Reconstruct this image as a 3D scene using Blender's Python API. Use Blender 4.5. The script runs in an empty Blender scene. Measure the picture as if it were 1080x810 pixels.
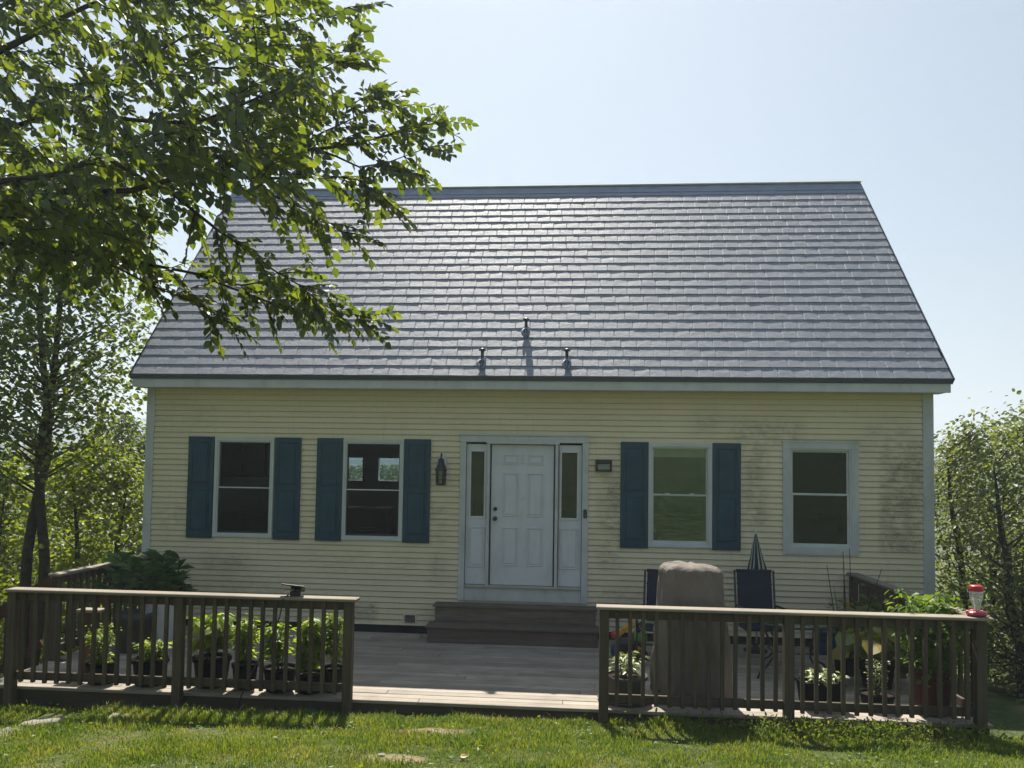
import bpy, bmesh, math, random
import numpy as np
from mathutils import Vector, Matrix, noise

random.seed(11); rng = np.random.default_rng(11)
S = bpy.context.scene
COL = S.collection
R = math.radians

# ------------------------------------------------------------------ camera, sky, sun, exposure
CM = ((0.9964082557802955, 0.08313825775456216, 0.01608160161194133),
      (0.012109523042058376, 0.04806220004986788, -0.998770936890967),
      (-0.08380899280274215, 0.9953783476768532, 0.04688280827269702))   # right, down, forward
CP = Vector((.519, -11.9127, 1.667)); FPX, PX, PY = 852.19, 524.0, 458.08
cam = bpy.data.cameras.new('camera'); cam_o = bpy.data.objects.new('camera', cam); COL.objects.link(cam_o)
r_, d_, f_ = (Vector(v) for v in CM)
cam_o.matrix_world = Matrix(((r_.x, -d_.x, -f_.x, CP.x), (r_.y, -d_.y, -f_.y, CP.y), (r_.z, -d_.z, -f_.z, CP.z), (0, 0, 0, 1)))
cam.sensor_width = 36; cam.lens = FPX / 1080 * 36
cam.shift_x = (540 - PX) / 1080; cam.shift_y = (PY - 405) / 1080
cam.clip_end = 5000; S.camera = cam_o

HAZE = .0016
SUN_EL, SUN_AZ = 54.7, -9.0          # azimuth from +Y, negative = to the left
sdir = Vector((math.sin(R(SUN_AZ)) * math.cos(R(SUN_EL)), math.cos(R(SUN_AZ)) * math.cos(R(SUN_EL)), math.sin(R(SUN_EL))))
W = bpy.data.worlds.new('World'); S.world = W; W.use_nodes = True
sky = W.node_tree.nodes.new('ShaderNodeTexSky'); sky.sky_type = 'NISHITA'; sky.sun_disc = False
sky.sun_elevation = R(SUN_EL); sky.sun_rotation = R(SUN_AZ)
sky.air_density = 1.0; sky.dust_density = 1.5; sky.ozone_density = .5; sky.altitude = 300
bg = W.node_tree.nodes['Background']; bg.inputs[1].default_value = .040
mx = W.node_tree.nodes.new('ShaderNodeMix'); mx.data_type = 'RGBA'; mx.inputs[0].default_value = .42     # thin even overcast haze over the blue
W.node_tree.links.new(sky.outputs[0], mx.inputs[6]); mx.inputs[7].default_value = (3.5, 4.7, 6.4, 1)
W.node_tree.links.new(mx.outputs[2], bg.inputs[0])
sl = bpy.data.lights.new('sun', 'SUN'); sl.energy = 5.0; sl.angle = R(.55); sl.color = (1, .94, .84)
so = bpy.data.objects.new('sun', sl); COL.objects.link(so)
so.rotation_euler = (-sdir).to_track_quat('-Z', 'Y').to_euler()
S.view_settings.view_transform = 'Standard'; S.view_settings.look = 'None'
S.view_settings.exposure = 1.08; S.view_settings.gamma = 1
S.cycles.use_denoising = True
S.cycles.max_bounces = 8; S.cycles.transparent_max_bounces = 12
S.cycles.volume_bounces = 0; S.cycles.caustics_reflective = False; S.cycles.caustics_refractive = False

# ------------------------------------------------------------------ helpers
def at(px, py, y):
    "the world point on the plane Y=y seen at a photo pixel (used for real distances)"
    d = Vector(CM[0]) * ((px - PX) / FPX) + Vector(CM[1]) * ((py - PY) / FPX) + Vector(CM[2])
    return CP + d * ((y - CP.y) / d.y)

def tag(o, label=None, cat=None, group=None, kind=None):
    for k, v in (('label', label), ('category', cat), ('group', group), ('kind', kind)):
        if v: o[k] = v
    return o

def thing(name, label, cat, loc=(0, 0, 0), rz=0, group=None):
    o = bpy.data.objects.new(name, None); COL.objects.link(o)
    o.location = loc; o.rotation_euler = (0, 0, rz); o.empty_display_size = .1
    return tag(o, label, cat, group)

class MB:
    "collects shapes into one mesh"
    def __init__(s): s.v = []; s.f = []; s.sm = []
    def add(s, vs, fs, smooth=False):
        b = len(s.v); s.v += [tuple(v) for v in vs]
        s.f += [tuple(b + i for i in f) for f in fs]; s.sm += [smooth] * len(fs); return s
    def box(s, x0, x1, y0, y1, z0, z1, bv=0):
        if bv <= 0:
            return s.add([(x0,y0,z0),(x1,y0,z0),(x1,y1,z0),(x0,y1,z0),(x0,y0,z1),(x1,y0,z1),(x1,y1,z1),(x0,y1,z1)],
                         [(0,3,2,1),(4,5,6,7),(0,1,5,4),(1,2,6,5),(2,3,7,6),(3,0,4,7)])
        bm = bmesh.new(); bmesh.ops.create_cube(bm, size=1)
        for v in bm.verts: v.co = Vector(((x0+x1)/2 + v.co.x*(x1-x0), (y0+y1)/2 + v.co.y*(y1-y0), (z0+z1)/2 + v.co.z*(z1-z0)))
        bmesh.ops.bevel(bm, geom=bm.edges[:], offset=bv, segments=1, affect='EDGES')
        bm.verts.index_update()
        s.add([v.co[:] for v in bm.verts], [[v.index for v in f.verts] for f in bm.faces]); bm.free(); return s
    def bar(s, a, b, w, h, up=(0, 0, 1), bv=0):
        a = Vector(a); b = Vector(b); d = (b - a); L = d.length; d.normalize()
        sd = d.cross(Vector(up)); sd.normalize(); u = sd.cross(d)
        m = MB().box(0, L, -w/2, w/2, -h/2, h/2, bv)
        return s.add([a + d*p[0] - sd*p[1] + u*p[2] for p in m.v], m.f)
    def tube(s, pts, rad, n=8, cap=True):
        pts = [Vector(p) for p in pts]; k = len(pts)
        if not hasattr(rad, '__len__'): rad = [rad] * k
        t0 = (pts[1] - pts[0]).normalized()
        ref = Vector((0, 0, 1)) if abs(t0.z) < .9 else Vector((1, 0, 0))
        u = t0.cross(ref).normalized(); vs = []
        for i in range(k):
            t = (pts[min(i+1, k-1)] - pts[max(i-1, 0)]).normalized()
            u = (u - t * u.dot(t)).normalized(); w = t.cross(u)
            for j in range(n):
                a = 2*math.pi*j/n; vs.append(pts[i] + (u*math.cos(a) + w*math.sin(a)) * rad[i])
        fs = [(i*n+j, i*n+(j+1) % n, (i+1)*n+(j+1) % n, (i+1)*n+j) for i in range(k-1) for j in range(n)]
        s.add(vs, fs, True)
        if cap: b = len(s.v) - k*n; s.f += [tuple(range(b+n-1, b-1, -1)), tuple(range(b+(k-1)*n, b+k*n))]; s.sm += [False, False]
        return s
    def lathe(s, prof, n=24, c=(0, 0, 0), sx=1, sy=1, smooth=True):
        vs = []; k = len(prof)
        for r, z in prof:
            for j in range(n):
                a = 2*math.pi*j/n; vs.append((c[0]+r*sx*math.cos(a), c[1]+r*sy*math.sin(a), c[2]+z))
        fs = [(i*n+j, i*n+(j+1) % n, (i+1)*n+(j+1) % n, (i+1)*n+j) for i in range(k-1) for j in range(n)]
        return s.add(vs, fs, smooth)
    def quad(s, a, b, c, d): return s.add([a, b, c, d], [(0, 1, 2, 3)])
    def build(s, name, mat, parent=None):
        me = bpy.data.meshes.new(name); me.from_pydata(s.v, [], s.f); me.materials.append(mat)
        me.polygons.foreach_set('use_smooth', s.sm); me.update()
        o = bpy.data.objects.new(name, me); COL.objects.link(o)
        if parent: o.parent = parent
        return o

def np_mesh(name, V, F, mat, parent=None, smooth=False):
    "V (n,3), F (m,k) with one face size"
    me = bpy.data.meshes.new(name); m, k = F.shape
    me.vertices.add(len(V)); me.vertices.foreach_set('co', np.ascontiguousarray(V, dtype=np.float32).ravel())
    me.loops.add(m*k); me.loops.foreach_set('vertex_index', F.astype(np.int32).ravel())
    me.polygons.add(m); me.polygons.foreach_set('loop_start', np.arange(0, m*k, k, dtype=np.int32))
    me.polygons.foreach_set('use_smooth', np.full(m, smooth))
    me.update(calc_edges=True); me.materials.append(mat)
    o = bpy.data.objects.new(name, me); COL.objects.link(o)
    if parent: o.parent = parent
    return o

def unit(a): return a / np.maximum(np.linalg.norm(a, axis=-1, keepdims=True), 1e-9)

def leaves(name, P, D, U, L, wid, mat, parent=None, long=False):
    "pointed folded leaves: base P, axis D, rough normal U, length L"
    P = np.asarray(P, float); D = unit(np.asarray(D, float)); U = np.asarray(U, float)
    Sd = unit(np.cross(D, U)); N = np.cross(Sd, D); L = np.asarray(L, float)[:, None]
    if long: T = [(0,0,0),(.3,.5,.05),(.65,.42,-.02),(1,0,-.42),(.65,-.42,-.04),(.3,-.5,.05)]
    else:    T = [(0,0,0),(.28,.5,.05),(.66,.4,.03),(1,0,-.09),(.66,-.4,.03),(.28,-.5,.05)]
    V = np.stack([P + L*(a*D + b*wid*Sd + c*N) for a, b, c in T], 1).reshape(-1, 3)
    n = len(P); b = np.arange(n)[:, None]*6
    F = np.concatenate([b+np.array([[0,1,2,3]]), b+np.array([[0,3,4,5]])], 0)
    return np_mesh(name, V, F, mat, parent)

# ------------------------------------------------------------------ materials
class NT:
    def __init__(s, name):
        s.m = bpy.data.materials.new(name); s.m.use_nodes = True; s.t = s.m.node_tree
        s.t.nodes.clear(); s.out = s.t.nodes.new('ShaderNodeOutputMaterial')
    def n(s, typ, ins=None, **kw):
        nd = s.t.nodes.new('ShaderNode' + typ)
        for k, v in kw.items(): setattr(nd, k, v)
        for k, v in (ins or {}).items():
            if isinstance(v, bpy.types.NodeSocket): s.t.links.new(v, nd.inputs[k])
            elif v is not None: nd.inputs[k].default_value = v
        return nd
    def coord(s, kind='Object', scale=(1, 1, 1), loc=(0, 0, 0)):
        tc = s.n('TexCoord'); mp = s.n('Mapping', {'Vector': tc.outputs[kind], 'Scale': scale, 'Location': loc}); return mp.outputs[0]
    def noise(s, vec, scale, detail=4, rough=.55, dist=0):
        return s.n('TexNoise', {'Vector': vec, 'Scale': scale, 'Detail': detail, 'Roughness': rough, 'Distortion': dist}).outputs[0]
    def rng(s, v, a, b, c=0., d=1.):
        return s.n('MapRange', {0: v, 1: a, 2: b, 3: c, 4: d}).outputs[0]
    def math(s, op, a, b=None, c=None):
        return s.n('Math', {0: a, 1: b, 2: c}, operation=op).outputs[0]
    def mix(s, f, a, b, blend='MIX'):
        return s.n('Mix', {0: f, 6: a, 7: b}, data_type='RGBA', blend_type=blend).outputs[2]
    def rgb(s, c): return s.n('RGB').outputs[0] if False else (*c, 1)
    def bump(s, h, st=.3, d=.01): return s.n('Bump', {'Height': h, 'Strength': st, 'Distance': d}).outputs[0]
    def bsdf(s, col, rough=.6, spec=.3, normal=None, metal=0, **extra):
        ins = {'Base Color': col if isinstance(col, bpy.types.NodeSocket) else (*col[:3], 1), 'Roughness': rough, 'Specular IOR Level': spec, 'Metallic': metal}
        if normal: ins['Normal'] = normal
        ins.update(extra); return s.n('BsdfPrincipled', ins).outputs[0]
    def end(s, sh): s.t.links.new(sh, s.out.inputs[0]); return s.m
    def island(s): return s.n('NewGeometry').outputs['Random Per Island']

def c4(c): return (*c, 1)

def m_paint(name, col, rough=.5, var=.12, scale=3, dirt=None, spec=.3):
    t = NT(name); v = t.coord(); a = t.noise(v, scale, 5)
    c = t.mix(t.rng(a, .3, .7), c4([x*(1-var) for x in col]), c4([min(1, x*(1+var)) for x in col]))
    if dirt:
        b = t.noise(t.coord(scale=(1, 1, .35)), 6, 6, .65); c = t.mix(t.rng(b, .52, .72, 0, .6), c, c4(dirt))
    return t.end(t.bsdf(c, rough, spec, t.bump(t.noise(v, 60, 3), .05)))

def m_wood(name, a, b, axis=0, rough=.8, island=True, grain=1.0, knots=True):
    "weathered timber with the grain along an axis"
    t = NT(name); sc = [22, 22, 22]; sc[axis] = 1.2
    isl = t.math('FRACT', t.math('ADD', t.island(), t.n('ObjectInfo').outputs['Random']))
    v = t.n('VectorMath', {0: t.coord(scale=sc), 1: t.n('CombineXYZ', {0: t.math('MULTIPLY', isl, 31.), 1: t.math('MULTIPLY', isl, 57.), 2: t.math('MULTIPLY', isl, 13.)}).outputs[0]}, operation='ADD').outputs[0]
    g = t.noise(v, 1.6*grain, 6, .65, .4)
    c = t.mix(t.rng(g, .3, .72), c4(a), c4(b))
    k = t.noise(t.coord(), 2.3, 5, .6)
    c = t.mix(t.rng(k, .45, .75, 0, .45), c, c4([x*.45 for x in a]))
    c = t.mix(t.rng(isl, 0, 1, 0, .55), c, c4([x*.62 for x in a]))
    return t.end(t.bsdf(c, rough, .25, t.bump(g, .5, .004)))

def m_leaf(name, cols, trans=.45, gloss=.06, tcol=None, rough=.45, patch=None):
    t = NT(name); r = t.island()
    if patch: r = t.math('ADD', t.math('MULTIPLY', r, .55), t.rng(t.noise(t.coord(), patch, 5, .65), .34, .72, -.12, .55))
    cr = t.n('ValToRGB', {0: r})
    el = cr.color_ramp.elements; el[0].color = c4(cols[0]); el[1].color = c4(cols[-1])
    for i, c in enumerate(cols[1:-1]): e = el.new((i+1)/(len(cols)-1)); e.color = c4(c)
    base = cr.outputs[0]
    tc = t.mix(1.0, base, c4(tcol or (1.5, 1.45, .55)), 'MULTIPLY')
    tc.node.clamp_result = False
    d = t.n('BsdfDiffuse', {0: base}).outputs[0]; tr = t.n('BsdfTranslucent', {0: tc}).outputs[0]
    m = t.n('MixShader', {0: trans, 1: d, 2: tr}).outputs[0]
    g = t.n('BsdfGlossy', {0: (.9, .95, .9, 1), 'Roughness': rough}).outputs[0]
    return t.end(t.n('MixShader', {0: gloss, 1: m, 2: g}).outputs[0])

def m_plain(name, col, rough=.5, spec=.4, metal=0, bump=.05, bs=40):
    t = NT(name); v = t.coord(); a = t.noise(v, 5, 4)
    c = t.mix(t.rng(a, .25, .75), c4([x*.82 for x in col]), c4([min(1, x*1.12) for x in col]))
    return t.end(t.bsdf(c, rough, spec, t.bump(t.noise(v, bs, 3), bump), metal))

ZB0 = -.61
def m_siding():
    t = NT('cream_vinyl_siding'); v = t.coord(); sep = t.n('SeparateXYZ', {0: t.n('NewGeometry').outputs['Position']})
    X, Z = sep.outputs[0], sep.outputs[2]
    base = t.mix(t.rng(t.noise(t.coord(scale=(.35, 1, 2.5)), 2.2, 4), .3, .7), c4((.68, .605, .415)), c4((.75, .675, .475)))
    fine = t.noise(t.coord(scale=(1, 1, 1.6)), 9, 8, .7); big = t.noise(v, 2.1, 5, .6)
    tot = t.rng(fine, .56, .76, 0, .3)
    for x0, x1, z0, z1, st, e in ((4.98,5.56,.62,2.2,.95,.05),(3.10,3.42,.9,2.25,.8,.1),(2.9,3.9,2.1,2.5,.7,.12),(4.75,5.5,2.0,2.5,.55,.2),(1.05,1.36,.3,1.72,.9,.12),
            (1.0,1.7,-.45,.1,.6,.15),(-5.65,-5.2,.65,1.1,.6,.15),(-4.95,-4.2,.1,.4,.6,.15),(-2.6,-2.22,-.56,-.3,.95,.05),(-1.5,-1.15,.6,1.2,.7,.12),
            (-1.5,-1.2,-.1,.5,.5,.15),(4.9,5.55,-.6,.0,.6,.2),(-5.7,-4.6,2.3,2.7,.25,.2),(2.3,2.8,2.25,2.6,.4,.15),(-5.72,-3.4,-.5,.15,.35,.3),(-3.3,-1.6,.1,.5,.35,.2)):
        mx = t.math('MULTIPLY', t.rng(X, x0-e, x0+e), t.rng(X, x1+e, x1-e)); mz = t.math('MULTIPLY', t.rng(Z, z0-e, z0+e), t.rng(Z, z1+e, z1-e))
        m = t.math('MULTIPLY', t.math('MULTIPLY', mx, mz), t.rng(t.math('ADD', t.math('MULTIPLY', fine, .6), t.math('MULTIPLY', big, .5)), .44, .66, 0, st))
        tot = t.math('MAXIMUM', tot, m)
    lap = t.math('FRACT', t.math('DIVIDE', t.math('SUBTRACT', Z, ZB0), .0829))
    spk = t.noise(t.coord(scale=(.6, 1, 1.5)), 45, 4, .7)
    tot = t.math('MULTIPLY', tot, t.math('MULTIPLY', t.rng(lap, 0, 1, 1.2, .6), t.rng(spk, .35, .6, .5, 1.15)))
    run = t.noise(t.coord(scale=(9, 1, .5)), 2.2, 4, .6)
    tot = t.math('MAXIMUM', tot, t.math('MULTIPLY', t.rng(run, .56, .78, 0, .3), t.rng(lap, .9, 0, .4, 1)))
    c = t.mix(tot, base, c4((.22, .20, .135)))
    return t.end(t.bsdf(c, .55, .25, t.bump(t.noise(t.coord(scale=(.5, 1, 6)), 12, 4), .08, .004)))

def m_roof():
    t = NT('stone_grey_metal_shingle'); v = t.coord(); r = t.island()
    n1 = t.noise(t.coord(scale=(1, 1, 1)), 9, 4, .6, 2.2); n2 = t.noise(v, 70, 3)
    c = t.mix(r, c4((.16, .185, .24)), c4((.195, .218, .272)))
    c = t.mix(t.rng(n1, .35, .7), c, c4((.255, .262, .285)))
    h = t.math('ADD', t.math('MULTIPLY', n1, 1.), t.math('MULTIPLY', n2, .12))
    return t.end(t.bsdf(c, t.rng(n2, .3, .7, .54, .68), .42, t.bump(h, .42, .012)))

def m_glass(name, refl, rough=.0, tint=(.8, .85, .82)):
    t = NT(name); v = t.coord()
    nb = t.bump(t.noise(v, 1.3, 2), .02, .02)
    tr = t.n('BsdfTransparent', {0: c4(tint)}).outputs[0]; g = t.n('BsdfGlossy', {0: (.78, .95, 1, 1), 'Roughness': rough, 'Normal': nb}).outputs[0]
    return t.end(t.n('MixShader', {0: refl, 1: tr, 2: g}).outputs[0])

def m_ground():
    t = NT('lawn_soil'); v = t.coord(); sep = t.n('SeparateXYZ', {0: t.n('NewGeometry').outputs['Position']})
    a = t.noise(v, .5, 6, .6); b = t.noise(v, 14, 6, .7); d = t.noise(v, 3, 5, .6)
    g = t.mix(t.rng(a, .35, .65), c4((.07, .105, .032)), c4((.13, .16, .062)))
    g = t.mix(t.rng(b, .3, .75), c4((.03, .045, .012)), g)
    g = t.mix(t.rng(d, .50, .66, 0, .7), g, c4((.17, .15, .085)))
    soil = t.mix(t.rng(b, .3, .7), c4((.17, .125, .075)), c4((.31, .24, .155)))
    tot = None
    for x, y, rx, ry in DIRT:
        dx = t.math('DIVIDE', t.math('SUBTRACT', sep.outputs[0], x), rx); dy = t.math('DIVIDE', t.math('SUBTRACT', sep.outputs[1], y), ry)
        q = t.math('ADD', t.math('MULTIPLY', dx, dx), t.math('MULTIPLY', dy, dy)); q = t.math('ADD', q, t.math('MULTIPLY', t.math('SUBTRACT', b, .5), 1.6))
        q = t.rng(q, 1.2, .6); tot = q if tot is None else t.math('MAXIMUM', tot, q)
    c = t.mix(tot, g, soil)
    return t.end(t.bsdf(c, .95, .1, t.bump(b, .8, .03)))

def at_ground(px, py):
    d = Vector(CM[0]) * ((px - PX) / FPX) + Vector(CM[1]) * ((py - PY) / FPX) + Vector(CM[2]); s = 3.
    while s < 40:
        p = CP + d*s
        if p.z < ground_z(p.x, p.y): return p
        s += .01
    return p

def sstep(a, b, x):
    t = min(1, max(0, (x-a)/(b-a))); return t*t*(3-2*t)
def ground_z(x, y):
    t = max(0, -3.6 - y)
    z = -.83 + .104*min(t, 9) + .16*max(0, min(t-9, 70))
    if y > -3.6: z -= .05 + .10*min(y+3.6, 70)*sstep(-3.6, 3, y)
    lf = max(0, -1.5 - x); near = sstep(-12, -3, y)
    z -= .030*min(lf, 5.) + .22*near*max(0, min(-6.6 - x, 30)) + .05*(1-near)*max(0, min(-6-x, 30))
    rt = max(0, x - 5.4); z -= .10*sstep(-9, -2, y)*min(rt, 30)
    fade = sstep(40, 140, math.hypot(x, y))
    if y > -5: z -= 6*fade*sstep(0, 60, y)
    z += .035*noise.noise(Vector((x*.9, y*.9, 3))) + .25*noise.noise(Vector((x*.06, y*.06, 1)))*sstep(6, 30, math.hypot(x, y+4))
    return z
DIRT = []
for px, py, rx, ry in ((442, 772, .46, .24), (412, 801, .30, .15)):
    p = at_ground(px, py); DIRT.append((p.x, p.y, rx, ry))

M = dict(
    siding=m_siding(), roof=m_roof(), ground=m_ground(),
    trim=m_paint('weathered_white_trim', (.53, .55, .55), .5, .10, 2.5, (.33, .35, .32)),
    door=m_paint('white_door_paint', (.63, .66, .69), .4, .06, 2, (.50, .52, .52)),
    vinyl=m_paint('white_vinyl_window', (.56, .60, .58), .4, .06),
    shutter=m_paint('dark_teal_shutter', (.014, .060, .086), .6, .25),
    drip=m_plain('navy_metal_edge', (.018, .026, .045), .4, .5),
    ridge=m_plain('blue_grey_metal_shade', (.17, .215, .30), .5, .4),  # metal, its blue tone standing in for shade below the ridge
    pale=m_plain('pale_ridge_strip', (.42, .40, .34), .6, .3),
    black=m_plain('black_metal', (.012, .013, .015), .4, .5),
    found=m_plain('dark_foundation', (.02, .025, .03), .8, .2),
    soil=m_plain('potting_soil', (.03, .022, .016), .95, .1, bump=.6),
    potb=m_plain('black_plastic_pot', (.008, .008, .0085), .8, .04),
    potg=m_plain('grey_plastic_pot', (.085, .085, .085), .8, .08),
    potr=m_plain('brown_red_pot', (.075, .028, .022), .8, .08),
    white=m_plain('white_plastic', (.62, .63, .63), .5, .35),
    navy=m_plain('navy_sling_fabric', (.012, .020, .042), .7, .25, bump=.2, bs=300),
    blue=m_plain('blue_plastic', (.018, .05, .13), .45, .4),
    yellow=m_plain('yellow_plastic', (.62, .33, .02), .4, .4),
    red=m_plain('red_plastic', (.55, .015, .02), .35, .5),
    green=m_plain('green_plastic', (.10, .33, .03), .4, .4),
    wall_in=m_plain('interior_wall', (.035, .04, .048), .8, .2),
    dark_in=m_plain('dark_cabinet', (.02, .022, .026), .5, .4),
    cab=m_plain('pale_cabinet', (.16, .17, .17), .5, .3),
    rock=m_paint('pale_rock', (.27, .245, .20), .9, .35, 6, (.09, .09, .06)),
    cloud=None,
    deck=m_wood('weathered_deck_board', (.27, .235, .19), (.54, .475, .395), 0),
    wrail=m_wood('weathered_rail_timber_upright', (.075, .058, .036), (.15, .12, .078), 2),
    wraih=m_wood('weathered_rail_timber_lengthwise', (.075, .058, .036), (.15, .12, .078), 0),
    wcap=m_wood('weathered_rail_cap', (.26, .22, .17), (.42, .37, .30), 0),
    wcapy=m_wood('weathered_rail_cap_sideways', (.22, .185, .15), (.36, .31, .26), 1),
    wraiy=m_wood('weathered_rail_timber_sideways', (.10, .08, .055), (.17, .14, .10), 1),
    step=m_wood('dark_grey_step_board', (.125, .10, .078), (.25, .21, .168), 0),
    red_wood=m_wood('reddish_brown_stair_timber', (.07, .034, .02), (.12, .06, .036), 0),
    bark=m_paint('grey_brown_bark', (.048, .040, .031), .9, .4, 14),
)

# ------------------------------------------------------------------ terrain and far hills
def build_terrain():
    a = np.concatenate([-np.geomspace(1300, 12.5, 40), np.arange(-12, 12.01, .3), np.geomspace(12.5, 1300, 40)])
    b = np.concatenate([-np.geomspace(400, 14.5, 30), np.arange(-14, 6.01, .3), np.geomspace(6.5, 1300, 45)])
    V = np.array([(x, y, ground_z(x, y)) for y in b for x in a]); n = len(a)
    F = np.array([(j*n+i, j*n+i+1, (j+1)*n+i+1, (j+1)*n+i) for j in range(len(b)-1) for i in range(n-1)])
    tag(np_mesh('lawn', V, F, M['ground'], None, True), kind='structure')
build_terrain()

t = NT('distant_forest'); v = t.coord(); a = t.noise(v, .05, 8, .7); b = t.noise(v, .012, 4)
M['forest'] = t.end(t.bsdf(t.mix(t.rng(a, .35, .65), c4((.012, .026, .010)), c4((.05, .085, .028))), .95, .05))
def hill(name, y0, y1, x0, x1, h, sd, n=170, mx=None):
    m = 44; V = []
    for j in range(m):
        v = j/(m-1)
        for i in range(n):
            u = i/(n-1); x = x0+(x1-x0)*u; y = y0+(y1-y0)*v
            env = math.sin(math.pi*min(1, v*1.0))**.8 if 0 < v < 1 else 0
            z = -24 + env*(h*(.62+.5*noise.noise(Vector((x*.0035+sd, y*.002, sd)))) + 20)
            if 0 < v < 1: z += 5*abs(noise.noise(Vector((x*.11, y*.11, sd)))) + 3*noise.noise(Vector((x*.35, y*.35, sd)))
            V.append((x, y, z))
    F = np.array([(j*n+i, j*n+i+1, (j+1)*n+i+1, (j+1)*n+i) for j in range(m-1) for i in range(n-1)])
    return tag(np_mesh(name, np.array(V), F, M['forest'], None, False), kind='structure')
hill('hill', 240, 520, -900, 700, 17, 2.3)
hill('hill', 560, 1100, -1250, 1000, 62, 7.1)

t = NT('valley_haze'); vp = t.n('VolumePrincipled', {'Color': (.80, .91, 1, 1), 'Density': HAZE, 'Anisotropy': .42})
t.t.links.new(vp.outputs[0], t.out.inputs['Volume'])
tag(MB().box(-1290, 1290, -395, 1290, -48, 92).build('haze', t.m), kind='stuff')

# ------------------------------------------------------------------ the house
XL, XR, YB = -5.88, 5.715, 6.64
ZB, ZS, ZE, ZR, YR, OE = -.61, 2.95, 3.0613, 7.0698, 3.1465, .35
house = thing('house', 'cream clapboard cape house with steep grey shingle roof behind the deck', 'house', (0, 0, 0))
WIN = [(-4.75, -3.875, .65, 2.10), (-2.77, -1.89, .65, 2.10), (1.755, 2.62, .65, 2.10), (3.72, 4.60, .655, 2.09)]
DOORO = (-.93, .78, -.22, 2.11)
holes = [(a+.0, b-.0, c, d) for a, b, c, d in WIN] + [DOORO]

def build_siding():
    mb = MB(); h = .0829; z = ZB
    while z < ZS - 1e-6:
        z1 = min(z+h, ZS+.1); cuts = sorted((a, b) for a, b, c, d in holes if c < z1-.012 and d > z+.012); x = XL+.10; iv = []
        for a, b in cuts: iv.append((x, a)); x = b
        iv.append((x, XR-.10))
        for a, b in iv:
            if b-a < .01: continue
            n = max(1, int((b-a)/.8)); xs = [a+(b-a)*i/n for i in range(n+1)]
            for p, q in zip(xs, xs[1:]):
                wob = .0016*noise.noise(Vector((p*1.7, z*5, 0))); wo2 = .0016*noise.noise(Vector((q*1.7, z*5, 0)))
                # lip under, slanted face
                mb.add([(p, -.001, z), (q, -.001, z), (q, -.030+wo2, z+.001), (p, -.030+wob, z+.001), (q, -.028+wo2, z+.010), (p, -.028+wob, z+.010), (q, -.013, z1-.013), (p, -.013, z1-.013), (q, -.001, z1-.010), (p, -.001, z1-.010), (q, -.001, z1), (p, -.001, z1)],
                       [(0, 1, 2, 3), (3, 2, 4, 5), (5, 4, 6, 7), (7, 6, 8, 9), (9, 8, 10, 11)])
        z = z1
    mb.build('siding', M['siding'], house)
    # the wall behind it, cut round the openings
    w = MB(); xs = sorted({XL+.02, XR-.02, *[h[0] for h in holes], *[h[1] for h in holes]}); zs = sorted({ZB, ZS, *[h[2] for h in holes], *[h[3] for h in holes]})
    for p, q in zip(xs, xs[1:]):
        for s, e in zip(zs, zs[1:]):
            mx, mz = (p+q)/2, (s+e)/2
            if not any(a < mx < b and c < mz < d for a, b, c, d in holes): w.box(p, q, 0, .14, s, e)
    # sides with gables, back wall with two window openings
    for x0, x1 in ((XL, XL+.14), (XR-.14, XR)):
        w.add([(x, y, z) for x in (x0, x1) for y, z in ((.14, ZB), (YB, ZB), (YB, ZS), (YR, 6.72), (.14, 3.3))], [(0, 4, 3, 2, 1), (5, 6, 7, 8, 9), (0, 1, 6, 5), (1, 2, 7, 6), (2, 3, 8, 7), (3, 4, 9, 8), (4, 0, 5, 9)])
    xs = [XL+.14, -4.75, -4.10, -3.79, -3.05, XR-.14]
    for i, (p, q) in enumerate(zip(xs, xs[1:])):
        if i in (1, 3): w.box(p, q, YB-.14, YB, ZB, 1.40); w.box(p, q, YB-.14, YB, 1.98, ZS)
        else: w.box(p, q, YB-.14, YB, ZB, ZS)
    w.build('wall', M['siding'], house)
build_siding()
f = MB(); f.box(XL+.03, XR-.03, .02, YB-.02, -1.9, ZB-.005); f.build('foundation', M['found'], house)
for a, b in ((XL, XL+.128), (XR-.15, XR)):
    MB().box(a, b, -.038, .1, ZB+.01, ZS, .004).build('corner_board', M['trim'], house)

# eave: fascia, soffit, dark drip edge
XE0, XE1 = -5.979, 5.835
fb = MB().box(XE0+.02, XE1-.02, -OE+.012, -OE+.034, 2.862, 3.01, .003); fb.box(XE0+.03, XE1-.03, -OE+.034, .02, 2.872, 2.89)
fb.build('fascia', M['trim'], house)
MB().box(XE0+.005, XE1-.005, -OE-.006, -OE+.012, 2.985, 3.045, .002).build('drip_edge', M['drip'], house)

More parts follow.
